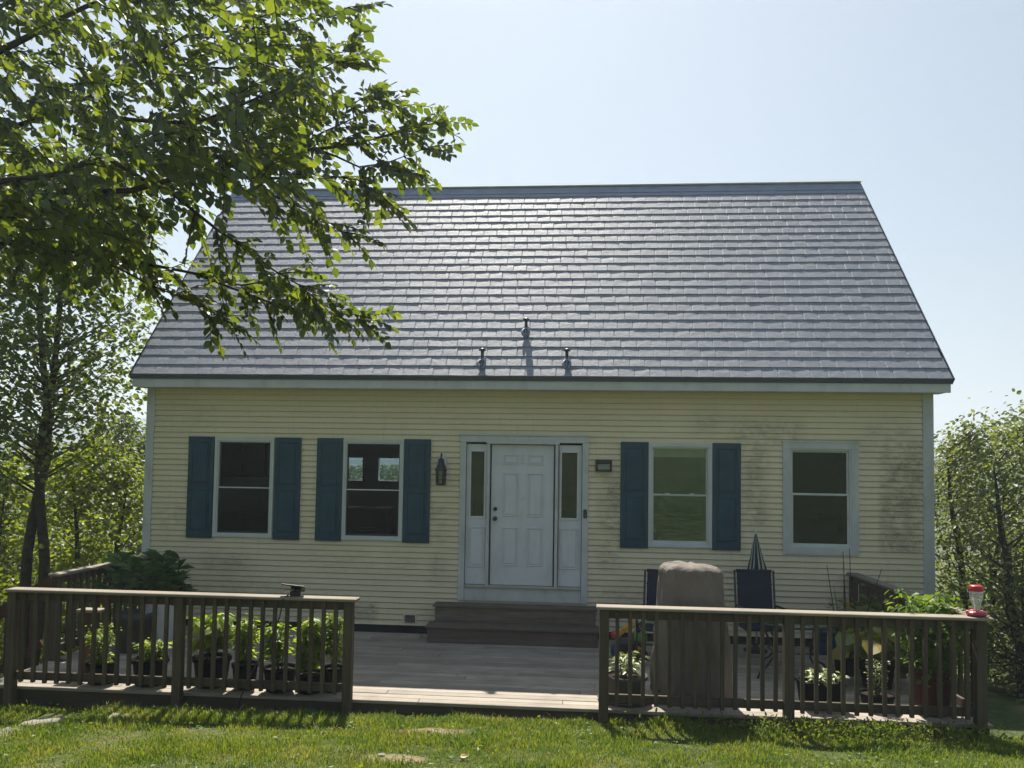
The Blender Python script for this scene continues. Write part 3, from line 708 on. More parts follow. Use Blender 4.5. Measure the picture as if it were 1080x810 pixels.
# the near tree whose boughs hang over the picture: trunk left of the frame
def near_tree():
    base = Vector((-5.1, -7.3, ground_z(-5.1, -7.3)))
    t = thing('overhanging_tree', 'large leafy tree whose boughs hang in from the upper left', 'tree', base)
    tr = MB(); B = lambda p: Vector(p) - base
    fork = [Vector((-5.05, -7.3, z)) for z in (-.6, .6, 1.8, 2.9, 4.0, 5.2, 6.8)]
    for i, p in enumerate(fork): p.x += .09*math.sin(i*1.7); p.y += .08*math.cos(i*1.3)
    tr.tube([B(p) for p in fork], [.24, .19, .175, .165, .145, .11, .05], 12)
    bo = [  # boughs: start height on the trunk, then photo pixels with real distances
        (3.6, [(-80, 90, -7.2), (0, 54, -7.0), (90, 8, -6.9), (190, -40, -6.7)], .055),
        (3.1, [(-70, 235, -6.9), (40, 204, -6.6), (140, 200, -6.4), (206, 183, -6.2), (300, 162, -6.0), (375, 150, -5.9), (425, 138, -5.8), (458, 130, -5.75)], .042),
        (2.7, [(-60, 262, -6.4), (20, 256, -6.2), (100, 268, -6.0), (205, 288, -5.8), (280, 318, -5.7), (330, 328, -5.6), (375, 332, -5.6)], .030),
        (3.3, [(-60, 160, -6.2), (30, 128, -6.0), (100, 100, -5.8), (150, 65, -5.7), (195, 38, -5.6), (250, 2, -5.5)], .040),
        (3.0, [(-60, 200, -7.6), (50, 185, -7.5), (130, 160, -7.3), (230, 122, -7.0), (300, 92, -6.9), (352, 66, -6.8)], .034),
        (3.2, [(120, 170, -6.5), (180, 205, -6.2), (230, 240, -6.1), (270, 272, -6.0), (315, 300, -5.9), (330, 318, -5.9)], .017),
        (3.2, [(206, 183, -6.2), (270, 190, -6.1), (340, 186, -6.0), (380, 190, -5.9), (400, 205, -5.9)], .015),
        (3.4, [(100, 120, -6.3), (170, 130, -6.2), (250, 125, -6.1), (320, 100, -6.0), (370, 112, -5.9), (395, 100, -5.9)], .016),
        (3.4, [(150, 65, -5.7), (240, 72, -5.6), (310, 60, -5.5), (362, 55, -5.4)], .014),
        (3.4, [(195, 38, -5.6), (270, 30, -5.5), (330, 18, -5.4), (368, 8, -5.4)], .013),
        (3.3, [(230, 165, -6.2), (280, 200, -6.1), (330, 225, -6.0), (360, 245, -6.0)], .012),
        (3.3, [(300, 162, -6.0), (340, 140, -5.9), (385, 118, -5.85), (418, 112, -5.8)], .010),
        (3.3, [(330, 156, -5.95), (380, 175, -5.9), (410, 172, -5.85), (445, 158, -5.8)], .010),
        (2.7, [(205, 288, -5.8), (255, 300, -5.75), (290, 298, -5.7), (345, 312, -5.65)], .010),
        (2.7, [(100, 268, -6.0), (160, 300, -5.9), (210, 322, -5.9), (235, 335, -5.9)], .010),
    ]
    P = []; D = []; U = []; L = []
    def twig(p, d, ln, rs=random):
        d = d.normalized(); side = d.cross(Vector((0, 0, 1)))
        if side.length < .1: side = Vector((1, 0, 0))
        side.normalize(); side = Matrix.Rotation(rs.gauss(0, .75), 3, d) @ side; up = side.cross(d); up = up if up.z > 0 else -up
        n = max(4, int(ln/.026)); pts = []
        for i in range(n+1):
            u = i/n; q = p + d*ln*u + Vector((0, 0, -.20*ln*u*u)) + side*.03*noise.noise(Vector((u*4, p.x*9, p.z*9))); pts.append(q)
        for i, q in enumerate(pts[1:], 1):
            sg = 1 if i % 2 else -1; a = rs.uniform(.6, 1.15) if i < n else 0
            dd = d*math.cos(a) + side*sg*math.sin(a); dd.z += -.45+rs.uniform(-.3, .25)
            P.append(q); D.append(dd); U.append(up*.8+Vector((rs.gauss(0, .5), rs.gauss(0, .5), .5))); L.append(rs.uniform(.05, .10))
        tr.tube([B(q) for q in (pts[0], pts[n//2], pts[-1])], [.005, .0035, .002], 4, False)
    for bi, (zs, px, r) in enumerate(bo):
        pts = [at(*q) for q in px]
        if px[0][0] < 0: pts = [Vector((-5.05, -7.3, zs-.5)), Vector((-5.05, -7.3, zs-.5)).lerp(pts[0], .5)+Vector((0, 0, -.1))] + pts
        fine = []
        for a, b in zip(pts, pts[1:]):
            k = max(2, int((b-a).length/.18))
            fine += [a.lerp(b, i/k) + Vector((noise.noise(a*3+Vector((i, bi, 0)))*.025, 0, noise.noise(a*3+Vector((0, bi, i)))*.025)) for i in range(k)]
        fine.append(pts[-1]); n = len(fine)
        tr.tube([B(q) for q in fine], [max(.004, r*(1-.88*i/(n-1))) for i in range(n)], 7, False)
        for i in range(2, n):
            u = i/(n-1); d = fine[i]-fine[i-1]; d.normalize(); side = d.cross(Vector((0, 0, 1))).normalized()
            if fine[i].x < -4.3: continue
            for rep in range(3):
                sg = random.choice((-1, 1)); a = random.uniform(.35, 1.2)
                sv = Matrix.Rotation(random.uniform(-1.5, 1.5), 3, d) @ side; dd = d*math.cos(a)+sv*sg*math.sin(a)+Vector((0, 0, random.uniform(-.35, .12))); twig(fine[i], dd, random.uniform(.2, .58)*(1-.35*u))
        twig(fine[-1], fine[-1]-fine[-2], .3)
    # inner foliage of the crown
    for _ in range(560):
        u, v = random.random(), random.random(); px = -60+u*375; py = -45+v*300
        lim = (362 if py < 70 else 330)-.55*max(0, py-150)-(40 if py > 200 else 0)
        if px > lim or (px > 150 and py > 195): continue
        y = random.uniform(-7.6, -4.6); p = at(px, py, y)
        twig(p, Vector((random.uniform(.0, 1), random.uniform(-.6, .6), random.uniform(-.75, .35))), random.uniform(.25, .5))
    for _ in range(105):
        px = random.uniform(-30, 165); py = random.uniform(200, 285-.1*px); p = at(px, py, random.uniform(-6.8, -5.))
        twig(p, Vector((random.uniform(-.2, 1), random.uniform(-.6, .6), random.uniform(-.6, .1))), random.uniform(.25, .45))
    tr.build('trunk', M['bark'], t)
    leaves('crown', [B(p) for p in P], D, U, L, .70, ML['near'], t)
near_tree()

def gz(x, y): return Vector((x, y, ground_z(x, y)))
def tree_at(name, label, px, y, h=None, top=None, **kw):
    x = at(px, 500, y).x; b = gz(x, y)
    if top is not None: h = at(px, top, y).z - b.z
    return tree(name, label, b, h, **kw)
# multi-stemmed tree beside the left end of the house
tree_at('slender_tree', 'slender tree of several grey stems left of the house', 36, .2, top=150, rx=1.75, ry=2.0, seed=5, nclump=105, nleaf=15500, lsize=.088, mat=ML['slim'], trunk_r=.115, stems=2, zlow=.40, lean=(.03, 0), cl=.46, wid=.85, spread=.07)
for i in range(9):
    px = 352+i*9.5+(i*37 % 7); y = 38+(i*53 % 11)
    tree_at('conifer', 'one of the dark conifers far behind the house, seen through the second window', px, y, top=494-(i*29 % 9), rx=1.5, ry=1.5, seed=80+i, nclump=60, nleaf=2600, lsize=.24, mat=ML['mid'], trunk_r=.16, zlow=.08, cl=.42, wid=.5, taper=.97, group='conifers seen through the house')
LT = 'green trees growing down the slope left of the house'
for i, (px, y, top, rx, n, mt, lab) in enumerate((
        (105, 2.6, 470, 1.7, 9000, 'bright', 'bright yellow-green tree low beside the left house corner'),
        (-15, 3.2, 478, 1.7, 9000, 'bright', 'yellow-green tree at the left picture edge behind the railing'),
        (50, 7.5, 470, 2.3, 9000, 'bright', 'mid-green tree behind the slender grey stems'),
        (125, 12., 440, 2.6, 8000, 'mid', 'tree farther back showing above the yellow-green one by the house corner'),
        (-40, 14., 420, 3.4, 8000, 'mid', 'taller dark tree far back at the left picture edge'))):
    tree_at('leafy_tree', lab, px, y, top=top, rx=rx, ry=rx, seed=20+i, nclump=110, nleaf=n, lsize=.085+.006*y, mat=ML[mt], trunk_r=.09, stems=2, zlow=.04, group=LT, cl=.42, wid=.8, taper=.45)
RT = 'dense green trees beyond the right end of the house'
for i, (px, y, top, rx, n, lab) in enumerate((
        (1085, -.6, 440, 1.35, 6500, 'tall dense green tree at the right picture edge'),
        (1030, 2.2, 447, 1.5, 6500, 'dense tree close to the right house corner'),
        (1100, 4.2, 420, 2.0, 5500, 'highest green tree at far right, with thin twigs against the sky'),
        (1015, 8., 462, 2.2, 5200, 'tree behind the others, just right of the house corner'))):
    tree_at('leafy_tree', lab, px, y, top=top, rx=rx, ry=rx, seed=40+i, nclump=105, nleaf=int(n*1.1), lsize=.074+.005*max(0, y), mat=ML['right'], trunk_r=.09, stems=2, zlow=.03, group=RT, cl=.38, wid=.62, taper=.62)
for i, (px, y, top, rx, lab) in enumerate(((1078, -1.2, 560, .6, 'low leafy bush beside the right corner post of the deck'), (1112, -.7, 520, .7, 'low leafy bush cut by the right picture edge'))):
    tree_at('leafy_bush', lab, px, y, top=top, rx=rx, ry=rx, seed=60+i, nclump=50, nleaf=2300, lsize=.06, mat=ML['right'], trunk_r=.03, stems=3, zlow=.05, group='low bushes right of the deck', cl=.32, cat='bush')

# ------------------------------------------------------------------ pots and plants on the deck
def pot_mesh(r, h, mat, parent, square=False):
    if square:
        m = MB(); a, b = r, r*.86
        m.add([(-b,-b*.6,0),(b,-b*.6,0),(b,b*.6,0),(-b,b*.6,0),(-a,-a*.6,h),(a,-a*.6,h),(a,a*.6,h),(-a,a*.6,h)], [(0,3,2,1),(0,1,5,4),(1,2,6,5),(2,3,7,6),(3,0,4,7)])
        ring_ = MB(); m.box(-a-.012, a+.012, -a*.6-.012, -a*.6+.012, h-.03, h, .003); m.box(-a-.012, a+.012, a*.6-.012, a*.6+.012, h-.03, h, .003); m.box(-a-.012, -a+.012, -a*.6, a*.6, h-.03, h-.001, .003); m.box(a-.012, a+.012, -a*.6, a*.6, h-.03, h-.001, .003)
        p = m.build('pot', mat, parent); MB().box(-a+.013, a-.013, -a*.6+.013, a*.6-.013, h-.06, h-.035).build('soil', M['soil'], p)
    else:
        p = MB().lathe([(0, 0), (r*.74, 0), (r*.78, .01), (r*.93, h*.84), (r, h*.85), (r*1.02, h), (r*.94, h), (r*.9, h*.8)], 24).build('pot', mat, parent)
        MB().lathe([(0, h*.88), (r*.5, h*.885), (r*.93, h*.86)], 20).build('soil', M['soil'], p)
    return p

def plant(parent, z0, h, w, nst, nl, ls, mat, wid=.6, droop=-.3, low=.15, stake=False, long=False, seed=0):
    rs = random.Random(seed); sm = MB(); P = []; D = []; U = []; L = []
    for s in range(nst):
        a = rs.uniform(0, 6.28); tip = Vector((math.cos(a)*w*rs.uniform(.1, .8), math.sin(a)*w*rs.uniform(.1, .8), h*rs.uniform(.7, 1))); b = Vector((math.cos(a)*w*.12, math.sin(a)*w*.12, 0))
        pts = [b.lerp(tip, i/5) + Vector((0, 0, .04*h*math.sin(i/5*3.1))) for i in range(6)]
        sm.tube([p+Vector((0, 0, z0)) for p in pts], [.006, .005, .005, .004, .003, .002], 5, False)
        for k in range(nl):
            u = low+(1-low)*rs.random()**.8; i = min(4, int(u*5)); q = pts[i].lerp(pts[i+1], u*5-i); b2 = rs.uniform(0, 6.28); rr = rs.uniform(.0, .35)*w
            q = q+Vector((math.cos(b2)*rr, math.sin(b2)*rr, rs.uniform(-.02, .02)+z0)); P.append(q); D.append((math.cos(b2), math.sin(b2), droop+rs.uniform(-.35, .35))); U.append((rs.gauss(0, .4), rs.gauss(0, .4), 1)); L.append(ls*rs.uniform(.6, 1.25))
    if stake: sm.tube([(.02, .02, z0-.1), (.03, .02, z0+h*1.05)], .006, 5)
    sm.build('stem', stemm, parent); leaves('foliage', P, D, U, L, wid, mat, parent, long)

def potted(label, px, y, wpx, pot_top, plant_top, kind, mat='potb', name='potted_plant', square=False, sd=0, pw=None):
    sc = FPX/(y-CP.y)*.995; c = at(px, 720, y); r = wpx/2/sc; h = max(.14, at(px, pot_top, y).z - ZD)
    t = thing(name, label, 'potted plant', (c.x, y, ZD+.001), random.uniform(0, 6), 'potted plants on the deck')
    if square: t.rotation_euler.z = .05
    pot_mesh(r, h, M[mat], t, square); ph = at(px, plant_top, y).z - ZD - h
    z0 = h*.88
    K = dict(herb=(12, 60, .042, 'herb', .6), big=(9, 30, .13, 'herb', .62), tomato=(7, 60, .08, 'herb', .5), pale=(9, 12, .085, 'pale', .5), lettuce=(8, 22, .06, 'pale', .6), fine=(9, 50, .03, 'pale', .55))[kind]
    plant(t, z0, ph, pw or r*1.25, K[0], K[1], K[2], ML[K[3]], K[4], seed=sd, stake=kind == 'tomato', droop=-.55 if kind == 'big' else -.25, low=.0 if kind in ('herb', 'fine') else .2)
    return t
potted('bushy small-leaved herb in the leftmost black pot behind the railing', 107, -3.27, 34, 697, 655, 'herb', sd=1)
potted('low small-leaved herb in a black pot just left of the middle railing post', 158, -3.25, 38, 694, 670, 'herb', sd=2)
potted('large-leaved plant in a black pot just right of the middle railing post', 223, -3.22, 40, 692, 640, 'big', sd=3, pw=.3)
potted('thin staked plant in the black pot between the large-leaved plant and the wide pot', 258, -3.27, 28, 699, 646, 'tomato', sd=4, pw=.2)
potted('leafy vegetable in the wide black pot at the middle of the right pot row', 295, -3.3, 36, 703, 650, 'tomato', sd=5, pw=.24)
potted('leafy vegetable in a low black pot second from the railing end', 327, -3.32, 30, 709, 648, 'big', sd=6, pw=.15)
potted('thin tall vegetable in the black pot against the end post of the left railing', 351, -3.24, 24, 703, 642, 'tomato', sd=7, pw=.17)
g = potted('pale green rosettes in a round grey pot left of the covered grill', 659, -3.16, 46, 711, 684, 'pale', 'potg', sd=8)
MB().lathe([(0, 0), (.26, 0), (.29, .03), (.27, .03), (.25, .012), (0, .012)], 24).build('saucer', M['potg'], g)
potted('white-edged foliage in a black rectangular pot right of the middle post', 865, -3.15, 40, 718, 702, 'lettuce', square=True, sd=9)
potted('tall fine-leaved plant in a black pot left of the big red-brown pot', 925, -3.1, 34, 731, 692, 'fine', sd=10, pw=.16)
# big red-brown pot with a trailing bush
c = at(982, 720, -3.18); t = thing('potted_bush', 'big trailing bush in a tall red-brown pot at the right deck corner', 'potted plant', (c.x, -3.18, ZD+.001), 0, 'potted plants on the deck')
pot_mesh(.21, .46, M['potr'], t); plant(t, .34, .92, .50, 24, 75, .075, ML['vine'], .68, seed=12, low=.0, droop=-.6)
# squash plants by the right side railing
for i, (px, y, r, h, ph, lab) in enumerate(((925, -2.2, .20, .30, .42, 'broad-leaved yellowing squash in a black pot by the right side railing'), (905, -1.2, .2, .3, .55, 'broad-leaved squash in a black pot nearest the house wall'))):
    c = at(px, 700, y); t = thing('potted_plant', lab, 'potted plant', (c.x, y, ZD+.001), i, 'potted plants on the deck'); pot_mesh(r, h, M['potb'], t)
    plant(t, h*.9, ph, .5, 11, 13, .22, ML['squash'], .85, seed=30+i, droop=-.55, low=.3)
# bare stakes and climbing shoots above the railing
c = at(893, 690, -1.6); t = thing('bean_plant', 'bare thin stakes with climbing shoots in a pot by the right house wall', 'potted plant', (c.x, -1.6, ZD+.001))
pot_mesh(.16, .26, M['potb'], t); m = MB()
for (bx, by, px, py) in ((-.08, 0, 872, 596), (0, .05, 890, 596), (.05, -.03, 896, 578), (.02, .02, 889, 582), (.09, 0, 930, 600)):
    e = at(px, py, -1.6) - t.location; m.tube([(bx, by, .2), (bx*.6+e.x*.4, by, .2+(e.z-.2)*.45), tuple(e)], [.008, .006, .004], 6)
m.build('stake', twigm, t); plant(t, .24, .95, .34, 5, 7, .09, ML['vine'], .8, seed=33)
# corn in a white barrel, and grey planter
c = at(170, 690, -1.35); t = thing('corn_planter', 'dense green corn-like plant in a white tub at the back left', 'potted plant', (c.x, -1.35, ZD+.001))
tb = MB().lathe([(0, 0), (.20, 0), (.25, .10), (.28, .3), (.28, .58), (.29, .6), (.26, .6), (.25, .5)], 28).build('tub', M['white'], t)
MB().lathe([(0, .53), (.25, .53)], 20).build('soil', M['soil'], tb)
P = []; D = []; U = []; L = []; sm = MB()
rs = random.Random(8)
for s in range(52):
    bx, by = rs.uniform(-.2, .2), rs.uniform(-.2, .2); lx = rs.uniform(-.72, .22); h = rs.uniform(.3, .68)
    sm.tube([(bx, by, .5), (bx+lx*.5, by, .5+h*.6), (bx+lx, by, .5+h)], [.012, .010, .005], 6, False)
    for k in range(15):
        u = rs.uniform(.1, 1); a = rs.uniform(0, 6.28); P.append((bx+lx*u, by, .5+h*u)); D.append((math.cos(a), math.sin(a), rs.uniform(.1, 1.5))); U.append((rs.gauss(0, .3), rs.gauss(0, .3), 1)); L.append(rs.uniform(.12, .30))
sm.build('stem', stemm, t); leaves('foliage', P, D, U, L, .085, ML['corn'], t, True)
c = at(141, 690, -1.75); t = thing('grey_planter', 'round dark grey planter with bare soil before the white tub', 'planter', (c.x, -1.75, ZD+.001))
pot_mesh(.235, .50, M['potg'], t)

# ------------------------------------------------------------------ grill, furniture, toys
def build_grill():
    c = at(728, 745, -3.02); t = thing('covered_grill', 'barbecue grill under a fitted taupe fabric cover behind the right railing', 'grill', (c.x, -3.02, ZD+.001))
    prof = [(0.08, .410, .30), (.30, .395, .29), (.60, .372, .28), (.85, .352, .27), (1.08, .335, .26), (1.22, .325, .25), (1.30, .318, .243), (1.345, .322, .246), (1.385, .312, .235), (1.42, .27, .19), (1.44, .17, .11)]
    n = 200; V = []
    pz, pa, pb = (np.array(q) for q in zip(*prof)); zz_ = list(np.linspace(.08, 1.30, 34)) + [1.325, 1.345, 1.365, 1.385, 1.405, 1.42, 1.432, 1.44]
    prof = [(z, float(np.interp(z, pz, pa)), float(np.interp(z, pz, pb))) for z in zz_]
    rc = random.Random(4); CRS = [(rc.uniform(3.3, 6.1), rc.uniform(.1, 1.25), rc.uniform(-1.6, 1.6), rc.choice((-1, 1))*rc.uniform(.02, .05), rc.uniform(.05, .12)) for _ in range(26)]
    for k, (z, a, b) in enumerate(prof):
        for j in range(n):
            th = 2*math.pi*j/n; e = 3.2; cs, sn = math.cos(th), math.sin(th)
            q = (abs(cs)**e + abs(sn)**e)**(-1/e); fold = 1 + .034*(1-z/1.6)*math.sin(th*9+2*math.sin(th*2)+z) + .03*noise.noise(Vector((cs*2.5, sn*2.5, z*2)))
            fold += .016*math.sin(th*6+z*7+3*noise.noise(Vector((cs, sn, z))))*min(1, z*1.2)-.035*math.exp(-((((th*1.1+z*1.3) % 1.15)-.5)/.07)**2)*(.4+.6*math.sin(z*2.4)**2)
            fold += .075*abs(noise.noise(Vector((cs*2+z*1.6, sn*2-z*1.2, z*2.2+4))))-.02*math.exp(-((z-1.02-.22*cs)/.05)**2) + .022*math.exp(-((z-.93-.22*cs)/.05)**2) + .012*math.exp(-((z-.22-.05*math.sin(th*3))/.035)**2)
            if 1.2 < z < 1.4: fold += .02*math.sin(th*34+2*math.sin(th*5))*math.exp(-((z-1.33)/.05)**2)
            for q0, z0_, sl0, am, wd_ in CRS:
                dth = (th-q0+math.pi) % (2*math.pi)-math.pi
                fold += am*math.exp(-((dth-sl0*(z-z0_))/wd_)**2)*math.exp(-((z-z0_)/.30)**2)
            zz = z + .018*noise.noise(Vector((cs*3, sn*3, 9))) + (.012*math.sin(th*7) if k == 0 else 0)
            lean = -.035*max(0, cs)*0
            V.append((a*q*cs*fold + .02*(z/1.4-.5)*-1, b*q*sn*fold, zz - .03*(cs*.3) * (z > 1.2)))
    F = [(i*n+j, i*n+(j+1) % n, (i+1)*n+(j+1) % n, (i+1)*n+j) for i in range(len(prof)-1) for j in range(n)]
    mb = MB().add(V, F, True); b = (len(prof)-1)*n; mb.f.append(tuple(range(b, b+n))); mb.sm.append(True)
    tm = NT('taupe_canvas_cover'); v = tm.coord(scale=(1, 1, .6)); a = tm.noise(v, 5, 4, .5, .6)
    cc = tm.mix(tm.rng(a, .3, .7), c4((.145, .122, .102)), c4((.19, .162, .138)))
    cm = tm.end(tm.bsdf(cc, .75, .25, tm.bump(tm.math('ADD', tm.noise(tm.coord(scale=(1, 1, .4)), 6, 4, .5, 1.5), tm.math('MULTIPLY', tm.noise(v, 250, 2), .04)), .45, .05)))
    cv = mb.build('cover', cm, t)
    hm = MB(); k0 = [V[j] for j in range(n)]
    for j in range(n):
        p, q = k0[j], k0[(j+1) % n]; hm.add([(p[0]*1.012, p[1]*1.012, p[2]-.012), (q[0]*1.012, q[1]*1.012, q[2]-.012), (q[0]*1.012, q[1]*1.012, q[2]+.03), (p[0]*1.012, p[1]*1.012, p[2]+.03)], [(0, 1, 2, 3)], True)
    hm.build('hem', cm, cv)
    ms = cv.modifiers.new('sub', 'SUBSURF'); ms.levels = ms.render_levels = 1
    for x in (-.30, .30):
        MB().box(x-.03, x+.03, -.16, .16, .05, .30, .004).build('leg', M['black'], t)
        MB().tube([(x-.02, -.2, .05), (x+.02, -.2, .05)], .05, 18).build('wheel', M['black'], t)
    MB().box(-.36, .36, -.2, .2, .10, .14, .004).build('base_shelf', M['black'], t)
build_grill()

def build_chair(label, px, y, rz, w=.52):
    c = at(px, 690, y); t = thing('patio_chair', label, 'chair', (c.x, y, ZD+.001), rz, 'navy sling chairs on the deck')
    sl_ = MB(); n = 10
    for i in range(n):
        z = .46+.66*i/n; z2 = .46+.66*(i+1)/n; y0 = .24+.10*i/n; y1 = .24+.10*(i+1)/n
        sl_.quad((-w/2+.03, y0, z), (w/2-.03, y0, z), (w/2-.03, y1, z2), (-w/2+.03, y1, z2))
    sl_.box(-w/2+.02, w/2-.02, .335, .355, 1.09, 1.13, .006); sl_.box(-w/2+.02, w/2-.02, .31, .325, .93, .945, .004)
    sl_.box(-w/2+.02, w/2-.02, .24, .25, .46, 1.1) if False else None
    b = sl_.build('backrest', M['navy'], t); sm_ = b.modifiers.new('th', 'SOLIDIFY'); sm_.thickness = .008
    MB().box(-w/2+.03, w/2-.03, -.26, .25, .415, .43, .004).build('seat', M['navy'], t)
    for s in (-1, 1):
        x = s*w/2
        MB().tube([(x, .34, 1.12), (x, .25, .5), (x, .22, .40), (x, .34, .0)], .014, 8).build('leg', M['black'], t)
        MB().tube([(x, .22, .42), (x, -.26, .42), (x, -.30, .38), (x, -.30, .0)], .014, 8).build('leg', M['black'], t)
        MB().tube([(x, .27, .66), (x*1.04, -.15, .68), (x*1.04, -.28, .62), (x, -.28, .42)], .016, 8).build('armrest', M['black'], t)
    MB().tube([(-w/2, .0, .2), (w/2, .0, .2)], .010, 8).build('stretcher', M['black'], t)
build_chair('navy sling patio chair below the closed striped umbrella', 803, -1.0, .06)
build_chair('navy sling patio chair mostly hidden behind the covered grill', 697, -1.3, -.25)

def build_table():
    a, b = at(797, 657, -2.05), at(872, 660, -2.05); cx = (a.x+b.x)/2+.10; y = -1.75
    t = thing('glass_table', 'round glass patio table on curved black legs behind the right railing', 'table', (cx, y, ZD+.001))
    MB().lathe([(0, .635), (.50, .635), (.505, .642), (.50, .649), (0, .649)], 40).build('tabletop', m_glass('table_glass', .35, .05, (.6, .72, .68)), t)
    MB().lathe([(.495, .625), (.515, .63), (.515, .652), (.495, .655), (.495, .625)], 40).build('rim', M['black'], t)
    for k in range(4):
        an = .5+k*math.pi/2; d = Vector((math.cos(an), math.sin(an), 0))
        pts = [d*.46+Vector((0, 0, .62)), d*.40+Vector((0, 0, .50)), d*.30+Vector((0, 0, .36)), d*.28+Vector((0, 0, .26)), d*.40+Vector((0, 0, .13)), d*.50+Vector((0, 0, .08)), d*.54+Vector((0, 0, 0))]
        MB().tube(pts, .013, 8).build('leg', M['black'], t)
    MB().lathe([(.285, .30), (.30, .305), (.285, .315), (.27, .305), (.285, .30)], 28).build('leg_ring', M['black'], t)
    bw = thing('bowl', 'pale green shallow bowl on the glass patio table', 'bowl', (at(836, 640, y).x, y-.1, ZD+.651))
    MB().lathe([(0, 0), (.07, 0), (.11, .03), (.13, .075), (.12, .075), (.09, .03), (0, .012)], 24).build('bowl_body', m_plain('pale_green_ceramic', (.32, .40, .33), .3, .5), bw)
build_table()

def build_umbrella():
    tip = at(797, 560, -.5); t = thing('closed_umbrella', 'closed navy and lime striped umbrella standing behind the patio chair', 'umbrella', (tip.x, -.5, ZD+.001))
    H = tip.z-ZD; n = 40
    tm = NT('navy_lime_stripes'); sep = tm.n('SeparateXYZ', {0: tm.n('TexCoord').outputs['Object']})
    an = tm.math('ARCTAN2', sep.outputs[1], sep.outputs[0]); fr = tm.math('FRACT', tm.math('MULTIPLY', an, 6/math.pi*.8))
    cc = tm.mix(tm.math('GREATER_THAN', fr, .80), c4((.02, .03, .10)), c4((.40, .43, .20))); cm = tm.end(tm.bsdf(cc, .7, .2))
    prof = [(.006, H-.02), (.022, H-.08), (.045, H-.18), (.066, H-.29), (.088, H-.40), (.108, H-.50), (.118, H-.55), (.10, H-.56), (.05, H-.54)]
    V = []
    for r, z in prof:
        for j in range(n):
            a = 2*math.pi*j/n; f = 1+.18*math.sin(a*8)*min(1, r*10); V.append((r*f*math.cos(a)+.03*(H-z)/.55*.6, r*f*math.sin(a), z+(.03*math.sin(a*8+1) if r > .09 else 0)))
    F = [(i*n+j, i*n+(j+1) % n, (i+1)*n+(j+1) % n, (i+1)*n+j) for i in range(len(prof)-1) for j in range(n)]
    MB().add(V, F, True).build('canopy', cm, t)
    MB().tube([(.015, 0, 0), (.0, 0, H-.03), (0, 0, H+.015)], [.014, .011, .006], 10).build('pole', M['white'], t)
    MB().lathe([(0, 0), (.16, 0), (.16, .03), (.05, .06), (.02, .10), (0, .10)], 20).build('base', M['black'], t)
build_umbrella()

c = at(882, 690, -.45); t = thing('storage_bin', 'blue plastic storage bin against the house wall', 'bin', (c.x, -.42, ZD+.001))
MB().box(-.26, .26, -.18, .18, 0, .27, .015).build('box', M['blue'], t); MB().box(-.28, .28, -.2, .2, .272, .315, .01).build('lid', M['blue'], t)
for z in (.09, .19): MB().box(-.262, .262, -.187, -.181, z, z+.03, .003).build('rib', M['blue'], t)

def build_toy():
    c = at(664, 690, -1.15); t = thing('toy_digger', 'plastic ride-on toy digger with yellow arm and red knob by the steps', 'toy', (c.x, -1.15, ZD+.001))
    MB().box(-.18, .20, -.14, .14, .10, .24, .03).build('body', M['black'], t)
    MB().box(-.24, -.08, -.12, .12, .02, .15, .03).build('bucket', M['blue'], t)
    MB().box(.05, .22, -.15, .15, .22, .34, .03).build('seat', M['green'], t)
    a = MB(); pts = [Vector((-.17, -.02, .28)), Vector((-.08, -.02, .36)), Vector((.01, -.02, .43)), Vector((.06, -.02, .47))]
    for p, q, w in zip(pts, pts[1:], (.05, .08, .11)): a.bar(p, q, .07, w, (0, -1, 0), .012)
    a.build('arm', M['yellow'], t)
    MB().lathe([(0, -.05), (.03, -.042), (.05, 0), (.03, .042), (0, .05)], 18, (-.20, -.03, .30)).build('knob', M['red'], t)
    MB().tube([(.12, .0, .34), (.10, 0, .42), (.16, 0, .46)], .02, 8).build('steering_bar', M['black'], t)
    for x in (-.12, .15):
        for y in (-.17, .13): MB().tube([(x, y, .075), (x, y+.045, .075)], .075, 20).build('wheel', M['black'], t)
    MB().lathe([(0, -.03), (.04, 0), (0, .03)], 12, (.10, -.17, .16)).build('hub_cap', M['yellow'], t)
build_toy()

# hummingbird feeder on the corner post, solar lamp on the left rail
def build_feeder():
    c = at(1030, 651, -3.56); t = thing('hummingbird_feeder', 'red and clear hummingbird feeder on the right corner post', 'bird feeder', (c.x, -3.56, ZT+.001)); t.scale = (1.15, 1.15, 1.1)
    MB().lathe([(0, 0), (.055, 0), (.078, .012), (.082, .025), (.07, .038), (.035, .05), (0, .052)], 24).build('base', m_plain('raspberry_plastic', (.42, .02, .07), .3, .5), t)
    f = MB()
    for k in range(5):
        a = k*1.256+.4; f.lathe([(0, 0), (.018, .004), (.022, .012), (.008, .018), (0, .016)], 8, (.062*math.cos(a), .062*math.sin(a), .03))
    f.build('flower_port', m_plain('pink_plastic', (.65, .12, .18), .4, .4), t)
    gl = NT('clear_bottle'); tr = gl.n('BsdfTransparent', {0: (.88, .9, .9, 1)}).outputs[0]; gg = gl.n('BsdfGlossy', {0: (1, 1, 1, 1), 'Roughness': .08}).outputs[0]; df = gl.n('BsdfDiffuse', {0: (.75, .78, .78, 1)}).outputs[0]
    gm = gl.end(gl.n('MixShader', {0: .22, 1: gl.n('MixShader', {0: .32, 1: tr, 2: df}).outputs[0], 2: gg}).outputs[0])
    MB().lathe([(.028, .05), (.03, .07), (.036, .11), (.050, .16), (.053, .20), (.05, .225), (.046, .23)], 24).build('bottle', gm, t)
    MB().lathe([(.024, .052), (.027, .07), (.033, .11), (.043, .145), (0, .146)], 20).build('nectar', gl.m, t)
    MB().lathe([(.054, .222), (.056, .23), (.054, .262), (.045, .272), (0, .274)], 24).build('cap', M['red'], t)
build_feeder()
